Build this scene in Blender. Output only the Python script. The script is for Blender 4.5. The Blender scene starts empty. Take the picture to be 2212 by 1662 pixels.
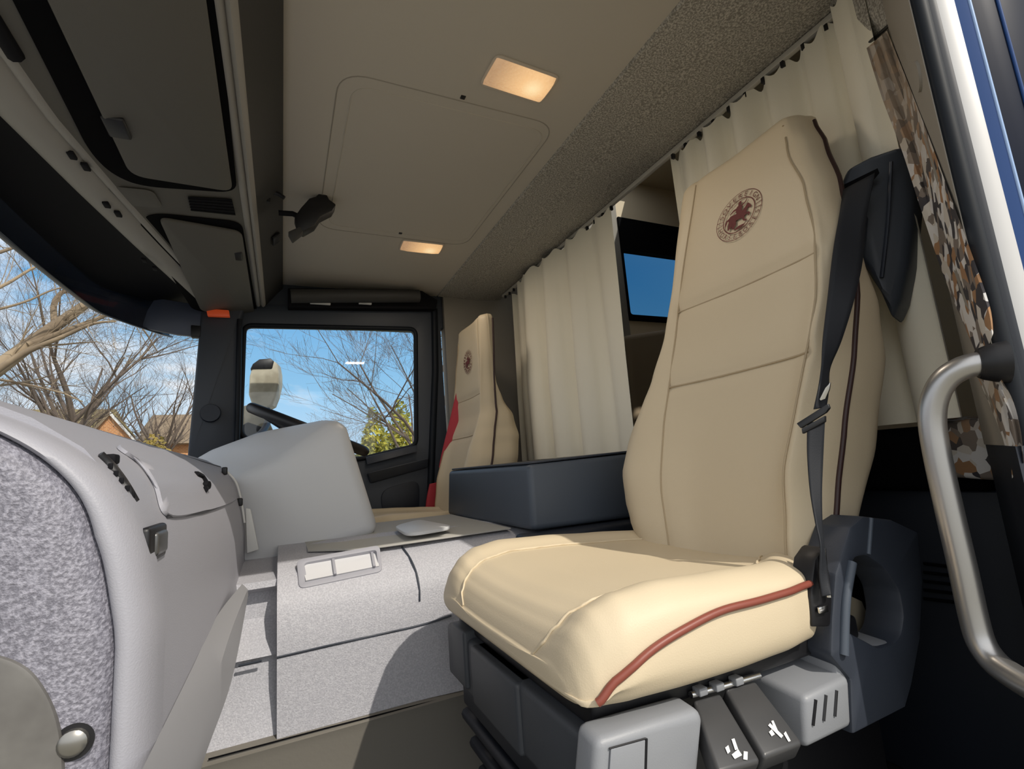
import bpy, bmesh, math, random
from mathutils import Vector, Matrix, noise

random.seed(7)
SC = bpy.context.scene
COL = SC.collection

# ------------------------------------------------------------------ camera frame
FPX = 1067.0
CX, CY = 1106.0, 831.0
XH = Vector((2294, 0, 1067)).normalized()
YH = Vector((-496, 214, 1067)).normalized()
ZH = -(YH.cross(XH))
ZH.normalize()


def ray(px, py):
    r = Vector((px - CX, py - CY, FPX))
    return Vector((XH.dot(r), YH.dot(r), ZH.dot(r)))


def P(px, py, x=None, y=None, z=None, pl=None):
    """photo direction -> point on a plane of the cab (x=, y=, z= or pl=(normal, d))"""
    r = ray(px, py)
    if x is not None:
        return r * (x / r.x)
    if y is not None:
        return r * (y / r.y)
    if z is not None:
        return r * (z / r.z)
    n, d = pl
    return r * (d / n.dot(r))


# ------------------------------------------------------------------ materials
def mat(name, col, rough=0.6, metal=0.0, bump=None, mix=None, spec=0.5, coat=0.0, emit=None, sheen=0.0):
    m = bpy.data.materials.new(name)
    m.use_nodes = True
    nt = m.node_tree
    b = nt.nodes['Principled BSDF']
    b.inputs['Base Color'].default_value = (*col, 1)
    b.inputs['Roughness'].default_value = rough
    b.inputs['Metallic'].default_value = metal
    b.inputs['Specular IOR Level'].default_value = spec
    b.inputs['Coat Weight'].default_value = coat
    b.inputs['Sheen Weight'].default_value = sheen
    if emit:
        b.inputs['Emission Color'].default_value = (*emit[0], 1)
        b.inputs['Emission Strength'].default_value = emit[1]
    tc = None
    if bump or mix:
        tc = nt.nodes.new('ShaderNodeTexCoord')
    if bump:
        n = nt.nodes.new('ShaderNodeTexNoise')
        n.inputs['Scale'].default_value = bump[0]
        n.inputs['Detail'].default_value = 3
        nt.links.new(tc.outputs['Object'], n.inputs['Vector'])
        bp = nt.nodes.new('ShaderNodeBump')
        bp.inputs['Strength'].default_value = bump[1]
        bp.inputs['Distance'].default_value = bump[2] if len(bump) > 2 else 0.002
        nt.links.new(n.outputs['Fac'], bp.inputs['Height'])
        nt.links.new(bp.outputs['Normal'], b.inputs['Normal'])
    if mix:   # (colour2, scale, lo, hi, detail)
        n2 = nt.nodes.new('ShaderNodeTexNoise')
        n2.inputs['Scale'].default_value = mix[1]
        n2.inputs['Detail'].default_value = mix[4] if len(mix) > 4 else 4
        nt.links.new(tc.outputs['Object'], n2.inputs['Vector'])
        rp = nt.nodes.new('ShaderNodeValToRGB')
        rp.color_ramp.elements[0].position = mix[2]
        rp.color_ramp.elements[0].color = (*col, 1)
        rp.color_ramp.elements[1].position = mix[3]
        rp.color_ramp.elements[1].color = (*mix[0], 1)
        nt.links.new(n2.outputs['Fac'], rp.inputs['Fac'])
        nt.links.new(rp.outputs['Color'], b.inputs['Base Color'])
    return m


def glass_mat(name, tint, refl=0.06):
    m = bpy.data.materials.new(name)
    m.use_nodes = True
    nt = m.node_tree
    nt.nodes.clear()
    out = nt.nodes.new('ShaderNodeOutputMaterial')
    mx = nt.nodes.new('ShaderNodeMixShader')
    tr = nt.nodes.new('ShaderNodeBsdfTransparent')
    gl = nt.nodes.new('ShaderNodeBsdfGlossy')
    gl.inputs['Roughness'].default_value = 0.02
    tr.inputs['Color'].default_value = (*tint, 1)
    mx.inputs['Fac'].default_value = refl
    nt.links.new(tr.outputs[0], mx.inputs[1])
    nt.links.new(gl.outputs[0], mx.inputs[2])
    nt.links.new(mx.outputs[0], out.inputs['Surface'])
    return m


M = {}
M['ceiling'] = mat('headliner_plastic', (0.54, 0.50, 0.43), 0.75, bump=(900, 0.15, 0.0006))
M['seam'] = mat('headliner_seam', (0.36, 0.33, 0.28), 0.8)
M['carpet'] = mat('speckled_carpet', (0.26, 0.245, 0.215), 0.95, bump=(420, 0.5, 0.002), mix=((0.60, 0.57, 0.51), 260, 0.40, 0.66, 3), spec=0.1)
M['overhead'] = mat('overhead_plastic', (0.115, 0.110, 0.096), 0.6, bump=(700, 0.2, 0.0006))
M['overhead_dark'] = mat('overhead_dark_plastic', (0.007, 0.007, 0.009), 0.7, spec=0.15)
M['overhead_face'] = mat('overhead_rear_face_plastic', (0.040, 0.039, 0.037), 0.6)
M['overhead_light'] = mat('overhead_trim_plastic', (0.32, 0.305, 0.275), 0.55, bump=(700, 0.2, 0.0006))
M['black'] = mat('black_plastic', (0.008, 0.008, 0.01), 0.45)
M['void'] = mat('matt_black', (0.003, 0.003, 0.004), 0.9, spec=0.1)
M['dash'] = mat('grey_dash_plastic', (0.335, 0.335, 0.375), 0.5, bump=(800, 0.3, 0.0008))
M['dash_tex'] = mat('grained_dash_plastic', (0.155, 0.152, 0.185), 0.5, bump=(420, 0.8, 0.0018), mix=((0.31, 0.305, 0.36), 420, 0.40, 0.66, 3))
M['tunnel'] = mat('pale_grey_tunnel_plastic', (0.40, 0.40, 0.44), 0.55, bump=(420, 0.5, 0.002), mix=((0.50, 0.50, 0.54), 330, 0.40, 0.65, 3))
M['tunnel_top'] = mat('tunnel_top_mat', (0.40, 0.39, 0.36), 0.6, bump=(300, 0.3, 0.001))
M['binnacle'] = mat('smooth_grey_plastic', (0.62, 0.63, 0.645), 0.42, bump=(900, 0.15, 0.0005))
M['rubber_floor'] = mat('floor_rubber', (0.185, 0.172, 0.148), 0.6, bump=(120, 0.3, 0.001))
M['floor'] = mat('dark_floor_rubber', (0.022, 0.022, 0.024), 0.7, bump=(120, 0.3, 0.001))
M['navy'] = mat('dark_blue_grey_plastic', (0.033, 0.040, 0.056), 0.5, bump=(700, 0.2, 0.0006))
M['navy_dark'] = mat('very_dark_blue_plastic', (0.012, 0.016, 0.026), 0.5)
M['navy_box'] = mat('slate_blue_plastic', (0.066, 0.082, 0.108), 0.5, bump=(700, 0.2, 0.0006))
M['door'] = mat('door_dark_plastic', (0.040, 0.048, 0.063), 0.5, bump=(700, 0.2, 0.0006))
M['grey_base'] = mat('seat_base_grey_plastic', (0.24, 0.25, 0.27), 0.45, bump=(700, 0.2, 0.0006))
M['grey_base_shaded'] = mat('seat_base_shaded_plastic', (0.055, 0.061, 0.072), 0.5, bump=(700, 0.2, 0.0006))  # base plastic with its shade put into the colour
M['cream'] = mat('cream_leather', (0.625, 0.525, 0.37), 0.5, bump=(650, 0.25, 0.0008), spec=0.35)
M['cream_seam'] = mat('cream_stitching', (0.42, 0.33, 0.21), 0.6)
M['piping'] = mat('burgundy_piping', (0.23, 0.058, 0.038), 0.45)
M['piping_shaded'] = mat('shaded_piping', (0.035, 0.014, 0.013), 0.45)  # burgundy piping with the backrest's shade put into its colour
M['emblem'] = mat('burgundy_embroidery', (0.13, 0.018, 0.018), 0.7)
M['curtain'] = mat('cream_curtain_fabric', (0.92, 0.87, 0.73), 0.85, bump=(500, 0.3, 0.0008), spec=0.1, sheen=0.2)
M['rail'] = mat('pale_rail', (0.55, 0.52, 0.46), 0.5)
M['cabin_cream'] = mat('cream_wall_panel', (0.72, 0.60, 0.42), 0.6)
M['side_wall'] = mat('grey_taupe_wall_panel', (0.30, 0.275, 0.235), 0.7)
M['seal'] = mat('rubber_seal', (0.008, 0.011, 0.016), 0.55, spec=0.25)
M['paint'] = mat('dark_blue_paint', (0.003, 0.007, 0.022), 0.35, spec=0.12)
M['paint_glint'] = mat('blue_paint_highlight', (0.35, 0.50, 0.78), 0.3)  # highlight streak on the pillar's blue paint, put into the colour
M['paint_lit'] = mat('lit_blue_paint', (0.022, 0.065, 0.21), 0.25, spec=0.3)  # same pillar paint where it catches light, coloured lighter
M['pillar_glint'] = mat('painted_highlight', (0.62, 0.61, 0.60), 0.4, metal=0.2)  # white highlight on the pillar's rounding, put into a pale colour
M['metal'] = mat('satin_grey_metal', (0.52, 0.51, 0.50), 0.34, metal=0.9, bump=(900, 0.1, 0.0004))
M['steel'] = mat('bright_steel', (0.75, 0.75, 0.75), 0.2, metal=1.0)
M['belt'] = mat('black_belt_webbing', (0.006, 0.008, 0.013), 0.7, bump=(600, 0.3, 0.0006))
M['red_belt'] = mat('red_belt_webbing', (0.42, 0.03, 0.045), 0.65)
M['lamp_frame'] = mat('lamp_frame_plastic', (0.62, 0.55, 0.46), 0.5)
M['orange'] = mat('glowing_orange_reflector', (0.75, 0.10, 0.03), 0.35, emit=((0.9, 0.12, 0.03), 0.12))  # small emission makes the reflector glow by itself
M['white'] = mat('pale_plastic', (0.72, 0.72, 0.70), 0.5)
M['symbol'] = mat('white_print', (0.85, 0.85, 0.83), 0.6)
M['visor'] = mat('smoked_navy_visor', (0.018, 0.026, 0.045), 0.25, coat=0.3)
M['bark'] = mat('pale_bark', (0.20, 0.15, 0.10), 0.9, mix=((0.34, 0.26, 0.17), 3, 0.4, 0.6))
M['bark_dark'] = mat('twig_bark', (0.13, 0.10, 0.08), 0.9)
M['roof_tile'] = mat('mossy_roof_tiles', (0.17, 0.13, 0.075), 0.9, mix=((0.25, 0.21, 0.10), 2, 0.35, 0.65))
M['roof_tile2'] = mat('brown_roof_tiles', (0.20, 0.15, 0.10), 0.9, mix=((0.27, 0.21, 0.14), 2, 0.35, 0.65))
M['leaf'] = mat('olive_foliage', (0.52, 0.46, 0.06), 0.8, mix=((0.24, 0.25, 0.04), 2.0, 0.4, 0.6))
M['hedge'] = mat('ochre_hedge', (0.34, 0.25, 0.06), 0.85, mix=((0.18, 0.15, 0.04), 2.0, 0.4, 0.6))
M['ground'] = mat('verge_ground', (0.22, 0.205, 0.16), 0.9, mix=((0.27, 0.25, 0.20), 0.8, 0.4, 0.6))
M['glass'] = glass_mat('clear_glass', (0.96, 0.98, 1.0), 0.03)
M['glass_blue'] = glass_mat('blue_tinted_glass', (0.38, 0.52, 0.60), 0.03)
M['mirror_white'] = mat('mirror_cream_cover', (0.55, 0.50, 0.38), 0.5, mix=((0.36, 0.32, 0.23), 9, 0.4, 0.6))


def lens_mat():
    m = bpy.data.materials.new('lit_lamp_lens')
    m.use_nodes = True
    nt = m.node_tree
    b = nt.nodes['Principled BSDF']
    b.inputs['Roughness'].default_value = 0.25
    tc = nt.nodes.new('ShaderNodeTexCoord')
    dist = nt.nodes.new('ShaderNodeVectorMath')
    dist.operation = 'DISTANCE'
    dist.inputs[1].default_value = (0.032, 0.0, 0.0)
    nt.links.new(tc.outputs['Object'], dist.inputs[0])
    rp = nt.nodes.new('ShaderNodeValToRGB')
    e = rp.color_ramp.elements
    e[0].position = 0.0
    e[0].color = (1.0, 0.80, 0.45, 1)
    e[1].position = 0.10
    e[1].color = (0.35, 0.19, 0.09, 1)
    k = e.new(0.03)
    k.color = (0.85, 0.50, 0.22, 1)
    nt.links.new(dist.outputs['Value'], rp.inputs['Fac'])
    n = nt.nodes.new('ShaderNodeTexVoronoi')
    n.inputs['Scale'].default_value = 130
    nt.links.new(tc.outputs['Object'], n.inputs['Vector'])
    bp = nt.nodes.new('ShaderNodeBump')
    bp.inputs['Strength'].default_value = 0.8
    bp.inputs['Distance'].default_value = 0.003
    nt.links.new(n.outputs['Distance'], bp.inputs['Height'])
    nt.links.new(bp.outputs['Normal'], b.inputs['Normal'])
    b.inputs['Base Color'].default_value = (0.75, 0.60, 0.45, 1)
    nt.links.new(rp.outputs['Color'], b.inputs['Emission Color'])
    b.inputs['Emission Strength'].default_value = 0.9
    return m


def brick_mat():
    m = bpy.data.materials.new('orange_brick')
    m.use_nodes = True
    nt = m.node_tree
    b = nt.nodes['Principled BSDF']
    b.inputs['Roughness'].default_value = 0.9
    tc = nt.nodes.new('ShaderNodeTexCoord')
    mp = nt.nodes.new('ShaderNodeMapping')
    mp.inputs['Rotation'].default_value = (math.pi / 2, 0, 0)
    br = nt.nodes.new('ShaderNodeTexBrick')
    br.inputs['Scale'].default_value = 4
    br.inputs['Color1'].default_value = (0.62, 0.30, 0.12, 1)
    br.inputs['Color2'].default_value = (0.52, 0.22, 0.09, 1)
    br.inputs['Mortar'].default_value = (0.60, 0.45, 0.30, 1)
    nt.links.new(tc.outputs['Object'], mp.inputs['Vector'])
    nt.links.new(mp.outputs['Vector'], br.inputs['Vector'])
    nt.links.new(br.outputs['Color'], b.inputs['Base Color'])
    return m


def pattern_mat():
    """printed geometric fabric: white, brown and black patches"""
    m = bpy.data.materials.new('patterned_fabric')
    m.use_nodes = True
    nt = m.node_tree
    b = nt.nodes['Principled BSDF']
    b.inputs['Roughness'].default_value = 0.9
    tc = nt.nodes.new('ShaderNodeTexCoord')
    v = nt.nodes.new('ShaderNodeTexVoronoi')
    v.inputs['Scale'].default_value = 60
    nt.links.new(tc.outputs['Object'], v.inputs['Vector'])
    sep = nt.nodes.new('ShaderNodeSeparateColor')
    nt.links.new(v.outputs['Color'], sep.inputs[0])
    rp = nt.nodes.new('ShaderNodeValToRGB')
    rp.color_ramp.interpolation = 'CONSTANT'
    cols = [(0.0, (0.05, 0.045, 0.05)), (0.22, (0.36, 0.20, 0.10)), (0.42, (0.62, 0.57, 0.50)), (0.62, (0.22, 0.18, 0.15)), (0.78, (0.70, 0.68, 0.66))]
    e = rp.color_ramp.elements
    e[0].position, e[0].color = cols[0][0], (*cols[0][1], 1)
    e[1].position, e[1].color = cols[1][0], (*cols[1][1], 1)
    for p, c in cols[2:]:
        k = e.new(p)
        k.color = (*c, 1)
    nt.links.new(sep.outputs[0], rp.inputs['Fac'])
    # mix to plain taupe towards the top of the cloth
    sp = nt.nodes.new('ShaderNodeSeparateXYZ')
    nt.links.new(tc.outputs['Object'], sp.inputs[0])
    mr_ = nt.nodes.new('ShaderNodeMapRange')
    mr_.inputs['From Min'].default_value = -0.02
    mr_.inputs['From Max'].default_value = 0.16
    mr_.inputs['To Max'].default_value = 0.8
    nt.links.new(sp.outputs['Z'], mr_.inputs['Value'])
    mx = nt.nodes.new('ShaderNodeMix')
    mx.data_type = 'RGBA'
    mx.inputs['B'].default_value = (0.34, 0.27, 0.20, 1)
    nt.links.new(mr_.outputs['Result'], mx.inputs['Factor'])
    nt.links.new(rp.outputs['Color'], mx.inputs['A'])
    nt.links.new(mx.outputs['Result'], b.inputs['Base Color'])
    return m


M['lens'] = lens_mat()
M['brick'] = brick_mat()
M['pattern'] = pattern_mat()


# ------------------------------------------------------------------ mesh helpers
def link_mesh(name, me, material, parent=None):
    o = bpy.data.objects.new(name, me)
    COL.objects.link(o)
    if material is not None:
        me.materials.append(material)
    if parent is not None:
        o.parent = parent
        o.matrix_parent_inverse = Matrix.Translation(-Vector(parent.location))
    return o


def from_bm(name, bm, material, parent=None, smooth=None):
    bmesh.ops.recalc_face_normals(bm, faces=bm.faces)
    me = bpy.data.meshes.new(name)
    # object origin at the geometry's centre
    c = Vector((0, 0, 0))
    if len(bm.verts):
        lo = Vector([min(v.co[i] for v in bm.verts) for i in range(3)])
        hi = Vector([max(v.co[i] for v in bm.verts) for i in range(3)])
        c = (lo + hi) / 2
        for v in bm.verts:
            v.co -= c
    bm.to_mesh(me)
    bm.free()
    if smooth is not None:
        for p in me.polygons:
            p.use_smooth = True
        try:
            me.set_sharp_from_angle(angle=math.radians(smooth))
        except Exception:
            pass
    o = link_mesh(name, me, material, parent)
    o.location = c
    return o


def empty(name, loc):
    o = bpy.data.objects.new(name, None)
    COL.objects.link(o)
    o.location = loc
    o.empty_display_size = 0.05
    return o


def tag(o, label=None, cat=None, group=None, kind=None):
    if label:
        o['label'] = label
    if cat:
        o['category'] = cat
    if group:
        o['group'] = group
    if kind:
        o['kind'] = kind
    return o


def thing(name, loc, label, cat, group=None):
    return tag(empty(name, Vector(loc)), label, cat, group)


def add_box(bm, lo, hi):
    lo, hi = Vector(lo), Vector(hi)
    vs = [bm.verts.new((x, y, z)) for x in (lo.x, hi.x) for y in (lo.y, hi.y) for z in (lo.z, hi.z)]
    for f in ((0, 1, 3, 2), (4, 6, 7, 5), (0, 4, 5, 1), (2, 3, 7, 6), (0, 2, 6, 4), (1, 5, 7, 3)):
        bm.faces.new([vs[i] for i in f])
    return vs


def bevel_all(bm, w, seg=3, ang=25):
    bmesh.ops.recalc_face_normals(bm, faces=bm.faces)
    es = [e for e in bm.edges if len(e.link_faces) == 2 and e.calc_face_angle(0) > math.radians(ang)]
    if es and w > 0:
        bmesh.ops.bevel(bm, geom=es, offset=w, segments=seg, profile=0.5, affect='EDGES', clamp_overlap=True)


def box(name, lo, hi, material, parent=None, bev=0.004, seg=3):
    bm = bmesh.new()
    add_box(bm, lo, hi)
    bevel_all(bm, bev, seg)
    return from_bm(name, bm, material, parent, smooth=40)


def hexa(name, pts, material, parent=None, bev=0.004, seg=3):
    """pts: 4 bottom then 4 top corners (same order)"""
    bm = bmesh.new()
    vs = [bm.verts.new(p) for p in pts]
    bm.faces.new(vs[:4][::-1])
    bm.faces.new(vs[4:])
    for i in range(4):
        j = (i + 1) % 4
        bm.faces.new((vs[i], vs[j], vs[4 + j], vs[4 + i]))
    bevel_all(bm, bev, seg)
    return from_bm(name, bm, material, parent, smooth=40)


def slab(name, pts, vec, material, parent=None, bev=0.0, seg=2):
    """polygon extruded along vec"""
    bm = bmesh.new()
    vec = Vector(vec)
    a = [bm.verts.new(p) for p in pts]
    b = [bm.verts.new(Vector(p) + vec) for p in pts]
    bm.faces.new(a)
    bm.faces.new(b[::-1])
    n = len(pts)
    for i in range(n):
        bm.faces.new((a[i], b[i], b[(i + 1) % n], a[(i + 1) % n]))
    bevel_all(bm, bev, seg, 40)
    return from_bm(name, bm, material, parent, smooth=35)


def catmull(pts, n, closed=False):
    pts = [Vector(p) for p in pts]
    m = len(pts)
    segs = m if closed else m - 1
    out = []
    for k in range(n):
        t = k / (n if closed else n - 1) * segs
        i = min(int(t), segs - 1)
        f = t - i
        g = (lambda j: pts[j % m]) if closed else (lambda j: pts[max(0, min(m - 1, j))])
        p0, p1, p2, p3 = g(i - 1), g(i), g(i + 1), g(i + 2)
        out.append(0.5 * ((2 * p1) + (p2 - p0) * f + (2 * p0 - 5 * p1 + 4 * p2 - p3) * f * f + (3 * p1 - p0 - 3 * p2 + p3) * f ** 3))
    return out


def add_tube(bm, pts, radii, sides=8, caps=True, flat=None):
    pts = [Vector(p) for p in pts]
    n = len(pts)
    if not hasattr(radii, '__len__'):
        radii = [radii] * n
    rings = []
    up = Vector((0.13, 0.21, 0.97)).normalized()
    for i in range(n):
        t = (pts[min(i + 1, n - 1)] - pts[max(i - 1, 0)])
        if t.length < 1e-9:
            t = Vector((0, 0, 1))
        t.normalize()
        if i == 0:
            a = t.cross(up)
            if a.length < 0.05:
                a = t.cross(Vector((1, 0, 0)))
        else:                       # carry the frame along the path
            a = prev_a - t * prev_a.dot(t)
            if a.length < 1e-6:
                a = t.orthogonal()
        a.normalize()
        prev_a = a
        b = a.cross(t).normalized()
        ring = [bm.verts.new(pts[i] + (a * math.cos(2 * math.pi * k / sides) + b * math.sin(2 * math.pi * k / sides)) * radii[i]) for k in range(sides)]
        rings.append(ring)
    for i in range(n - 1):
        for k in range(sides):
            j = (k + 1) % sides
            bm.faces.new((rings[i][k], rings[i][j], rings[i + 1][j], rings[i + 1][k]))
    if caps and sides > 2:
        bm.faces.new(rings[0][::-1])
        bm.faces.new(rings[-1])


def tube(name, pts, r, material, parent=None, sides=10, n=None, closed=False):
    if n:
        pts = catmull(pts, n, closed)
    if closed:
        pts = list(pts) + [pts[0], pts[1]]
    bm = bmesh.new()
    add_tube(bm, pts, r, sides, caps=not closed)
    return from_bm(name, bm, material, parent, smooth=60)


def loft(name, rows, material, parent=None, caps=True, closed=True, smooth=180):
    bm = bmesh.new()
    R = [[bm.verts.new(p) for p in r] for r in rows]
    m = len(R[0])
    for i in range(len(R) - 1):
        for k in range(m if closed else m - 1):
            j = (k + 1) % m
            bm.faces.new((R[i][k], R[i][j], R[i + 1][j], R[i + 1][k]))
    if caps and closed:
        bm.faces.new(R[0][::-1])
        bm.faces.new(R[-1])
    return from_bm(name, bm, material, parent, smooth=smooth)


def sheet(name, rows, material, parent=None, thick=0.0, smooth=60):
    """grid of points (rows of equal length), optionally given a thickness along its normals"""
    o = loft(name, rows, material, parent, caps=False, closed=False, smooth=smooth)
    if thick:
        s = o.modifiers.new('thickness', 'SOLIDIFY')
        s.thickness = thick
        s.offset = 0
    return o


def extrude_profile(name, prof, y0, y1, material, parent=None, closed=True, bev=0, xf=None, ny=1, smooth=35, zf=None):
    """(x,z) profile extruded along y; xf(x,z,y)->x bends it"""
    rows = []
    for i in range(ny + 1):
        y = y0 + (y1 - y0) * i / ny
        rows.append([Vector(((xf(x, z, y) if xf else x), y, (zf(x, z, y) if zf else z))) for x, z in prof])
    if closed:
        return loft(name, rows, material, parent, True, True, smooth)
    return loft(name, rows, material, parent, False, False, smooth)


def resample(loop, n):
    """n points along a closed loop, by arc length, starting from the point nearest to angle 0 about the centre"""
    L = [Vector(p) for p in loop]
    d = [(L[(i + 1) % len(L)] - L[i]).length for i in range(len(L))]
    tot = sum(d)
    out = []
    for k in range(n):
        s = tot * k / n
        i = 0
        while s > d[i] and i < len(d) - 1:
            s -= d[i]
            i += 1
        out.append(L[i].lerp(L[(i + 1) % len(L)], s / d[i] if d[i] else 0))
    return out


def by_angle(loop2, n):
    """2D loop -> n points where rays at equal angles from its centre cross it"""
    c = sum((Vector(p) for p in loop2), Vector((0, 0))) / len(loop2)
    return c


def ring_plate(name, outer, inner, vec, material, parent=None, bev=0.0, n=64):
    """plate with a hole; outer and inner are 3D loops in a plane, vec the thickness"""
    vec = Vector(vec)
    c = sum((Vector(p) for p in inner), Vector()) / len(inner)
    nrm = vec.normalized()
    a = Vector((1, 0, 0)) if abs(nrm.x) < 0.9 else Vector((0, 1, 0))
    u = (a - nrm * a.dot(nrm)).normalized()
    v = nrm.cross(u)

    def cut(loop, ang):
        d = (math.cos(ang), math.sin(ang))
        best = None
        q = [((Vector(p) - c).dot(u), (Vector(p) - c).dot(v)) for p in loop]
        for i in range(len(q)):
            x1, y1 = q[i]
            x2, y2 = q[(i + 1) % len(q)]
            ex, ey = x2 - x1, y2 - y1
            den = d[0] * ey - d[1] * ex
            if abs(den) < 1e-12:
                continue
            t = (x1 * ey - y1 * ex) / den
            s = (x1 * d[1] - y1 * d[0]) / den
            if t > 0 and -1e-6 <= s <= 1 + 1e-6 and (best is None or t > best):
                best = t
        best = best or 0.01
        return c + u * d[0] * best + v * d[1] * best
    angs = [2 * math.pi * k / n for k in range(n)]
    for loop in (outer, inner):   # keep the corners
        for p in loop:
            w = Vector(p) - c
            angs.append(math.atan2(w.dot(v), w.dot(u)) % (2 * math.pi))
    angs = sorted(set(round(x, 5) for x in angs))
    O = [cut(outer, t) for t in angs]
    I = [cut(inner, t) for t in angs]
    bm = bmesh.new()
    L = [[bm.verts.new(p) for p in q] for q in (O, I, [p + vec for p in I], [p + vec for p in O])]
    m = len(angs)
    for a_, b_ in ((0, 1), (1, 2), (2, 3), (3, 0)):
        for k in range(m):
            j = (k + 1) % m
            bm.faces.new((L[a_][k], L[a_][j], L[b_][j], L[b_][k]))
    if bev:
        bevel_all(bm, bev, 2, 50)
    return from_bm(name, bm, material, parent, smooth=35)


def round_loop(pts, r, seg=5):
    """round the corners of a planar polygon"""
    pts = [Vector(p) for p in pts]
    out = []
    n = len(pts)
    for i in range(n):
        p, a, b = pts[i], pts[i - 1], pts[(i + 1) % n]
        ra = min(r, (a - p).length * 0.45)
        rb = min(r, (b - p).length * 0.45)
        q0 = p + (a - p).normalized() * ra
        q1 = p + (b - p).normalized() * rb
        for k in range(seg + 1):
            t = k / seg
            out.append(q0 * (1 - t) ** 2 + p * 2 * t * (1 - t) + q1 * t * t)
    return out


def interp(tab, x):
    if x <= tab[0][0]:
        return tab[0][1]
    for (a, fa), (b, fb) in zip(tab, tab[1:]):
        if x <= b:
            t = (x - a) / (b - a)
            t = t * t * (3 - 2 * t) * 0.5 + t * 0.5
            return fa + (fb - fa) * t
    return tab[-1][1]


def text_mesh_into(bm, ch, fn, size):
    """one glyph of the built-in font; fn maps local (x,y) to 3D"""
    cu = bpy.data.curves.new('glyph', 'FONT')
    cu.body = ch
    cu.size = size
    cu.align_x = 'CENTER'
    ob = bpy.data.objects.new('glyph', cu)
    COL.objects.link(ob)
    dg = bpy.context.evaluated_depsgraph_get()
    me = bpy.data.meshes.new_from_object(ob.evaluated_get(dg))
    vs = [bm.verts.new(fn(v.co.x, v.co.y)) for v in me.vertices]
    for p in me.polygons:
        try:
            bm.faces.new([vs[i] for i in p.vertices])
        except ValueError:
            pass
    bpy.data.objects.remove(ob)
    bpy.data.curves.remove(cu)
    bpy.data.meshes.remove(me)


# ------------------------------------------------------------------ camera, light, sky
cam_d = bpy.data.cameras.new('camera')
cam = bpy.data.objects.new('camera', cam_d)
COL.objects.link(cam)
cam_d.sensor_width = 36.0
cam_d.sensor_fit = 'HORIZONTAL'
cam_d.lens = FPX / 2212.0 * 36.0
cam_d.clip_start = 0.01
right = Vector((XH.x, YH.x, ZH.x))
down = Vector((XH.y, YH.y, ZH.y))
fwd = Vector((XH.z, YH.z, ZH.z))
mw = Matrix.Identity(4)
for i in range(3):
    mw[i][0], mw[i][1], mw[i][2] = right[i], -down[i], -fwd[i]
cam.matrix_world = mw
SC.camera = cam

SUN_DIR = Vector((-0.40, 1.0, -0.98)).normalized()     # the way the light travels
sun_d = bpy.data.lights.new('sun', 'SUN')
sun_d.energy = 3.1
sun_d.angle = math.radians(0.6)
sun_d.color = (1.0, 0.93, 0.82)
sun = bpy.data.objects.new('sun', sun_d)
COL.objects.link(sun)
sun.rotation_euler = SUN_DIR.to_track_quat('-Z', 'Y').to_euler()

w = bpy.data.worlds.new('sky')
SC.world = w
w.use_nodes = True
nt = w.node_tree
nt.nodes.clear()
N = nt.nodes.new
out = N('ShaderNodeOutputWorld')
bg = N('ShaderNodeBackground')
tc = N('ShaderNodeTexCoord')
nrm = N('ShaderNodeVectorMath'); nrm.operation = 'NORMALIZE'
nt.links.new(tc.outputs['Generated'], nrm.inputs[0])
sep = N('ShaderNodeSeparateXYZ')
nt.links.new(nrm.outputs[0], sep.inputs[0])
grad = N('ShaderNodeValToRGB')
e = grad.color_ramp.elements
e[0].position = 0.0; e[0].color = (0.66, 0.80, 0.92, 1)
e[1].position = 0.75; e[1].color = (0.10, 0.28, 0.60, 1)
k = e.new(0.16); k.color = (0.34, 0.64, 0.90, 1)
k = e.new(0.35); k.color = (0.16, 0.45, 0.80, 1)
nt.links.new(sep.outputs['Z'], grad.inputs['Fac'])
# clouds: stretched noise, thicker towards the front of the truck (-X) and the horizon
mp = N('ShaderNodeMapping'); mp.inputs['Scale'].default_value = (2.2, 2.2, 5.5)
nt.links.new(nrm.outputs[0], mp.inputs['Vector'])
ns = N('ShaderNodeTexNoise'); ns.inputs['Scale'].default_value = 2.6; ns.inputs['Detail'].default_value = 7; ns.inputs['Roughness'].default_value = 0.62
ns.inputs['Distortion'].default_value = 0.4
nt.links.new(mp.outputs[0], ns.inputs['Vector'])
fx = N('ShaderNodeMath'); fx.operation = 'MULTIPLY_ADD'; fx.inputs[1].default_value = -0.46; fx.inputs[2].default_value = 0.0
nt.links.new(sep.outputs['X'], fx.inputs[0])
ad = N('ShaderNodeMath'); ad.operation = 'ADD'
nt.links.new(ns.outputs['Fac'], ad.inputs[0]); nt.links.new(fx.outputs[0], ad.inputs[1])
cr = N('ShaderNodeValToRGB')
cr.color_ramp.elements[0].position = 0.50; cr.color_ramp.elements[0].color = (0, 0, 0, 1)
cr.color_ramp.elements[1].position = 0.78; cr.color_ramp.elements[1].color = (1, 1, 1, 1)
nt.links.new(ad.outputs[0], cr.inputs['Fac'])
mixc = N('ShaderNodeMix'); mixc.data_type = 'RGBA'
mixc.inputs['B'].default_value = (0.86, 0.90, 0.95, 1)
nt.links.new(cr.outputs['Color'], mixc.inputs['Factor']); nt.links.new(grad.outputs['Color'], mixc.inputs['A'])
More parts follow.
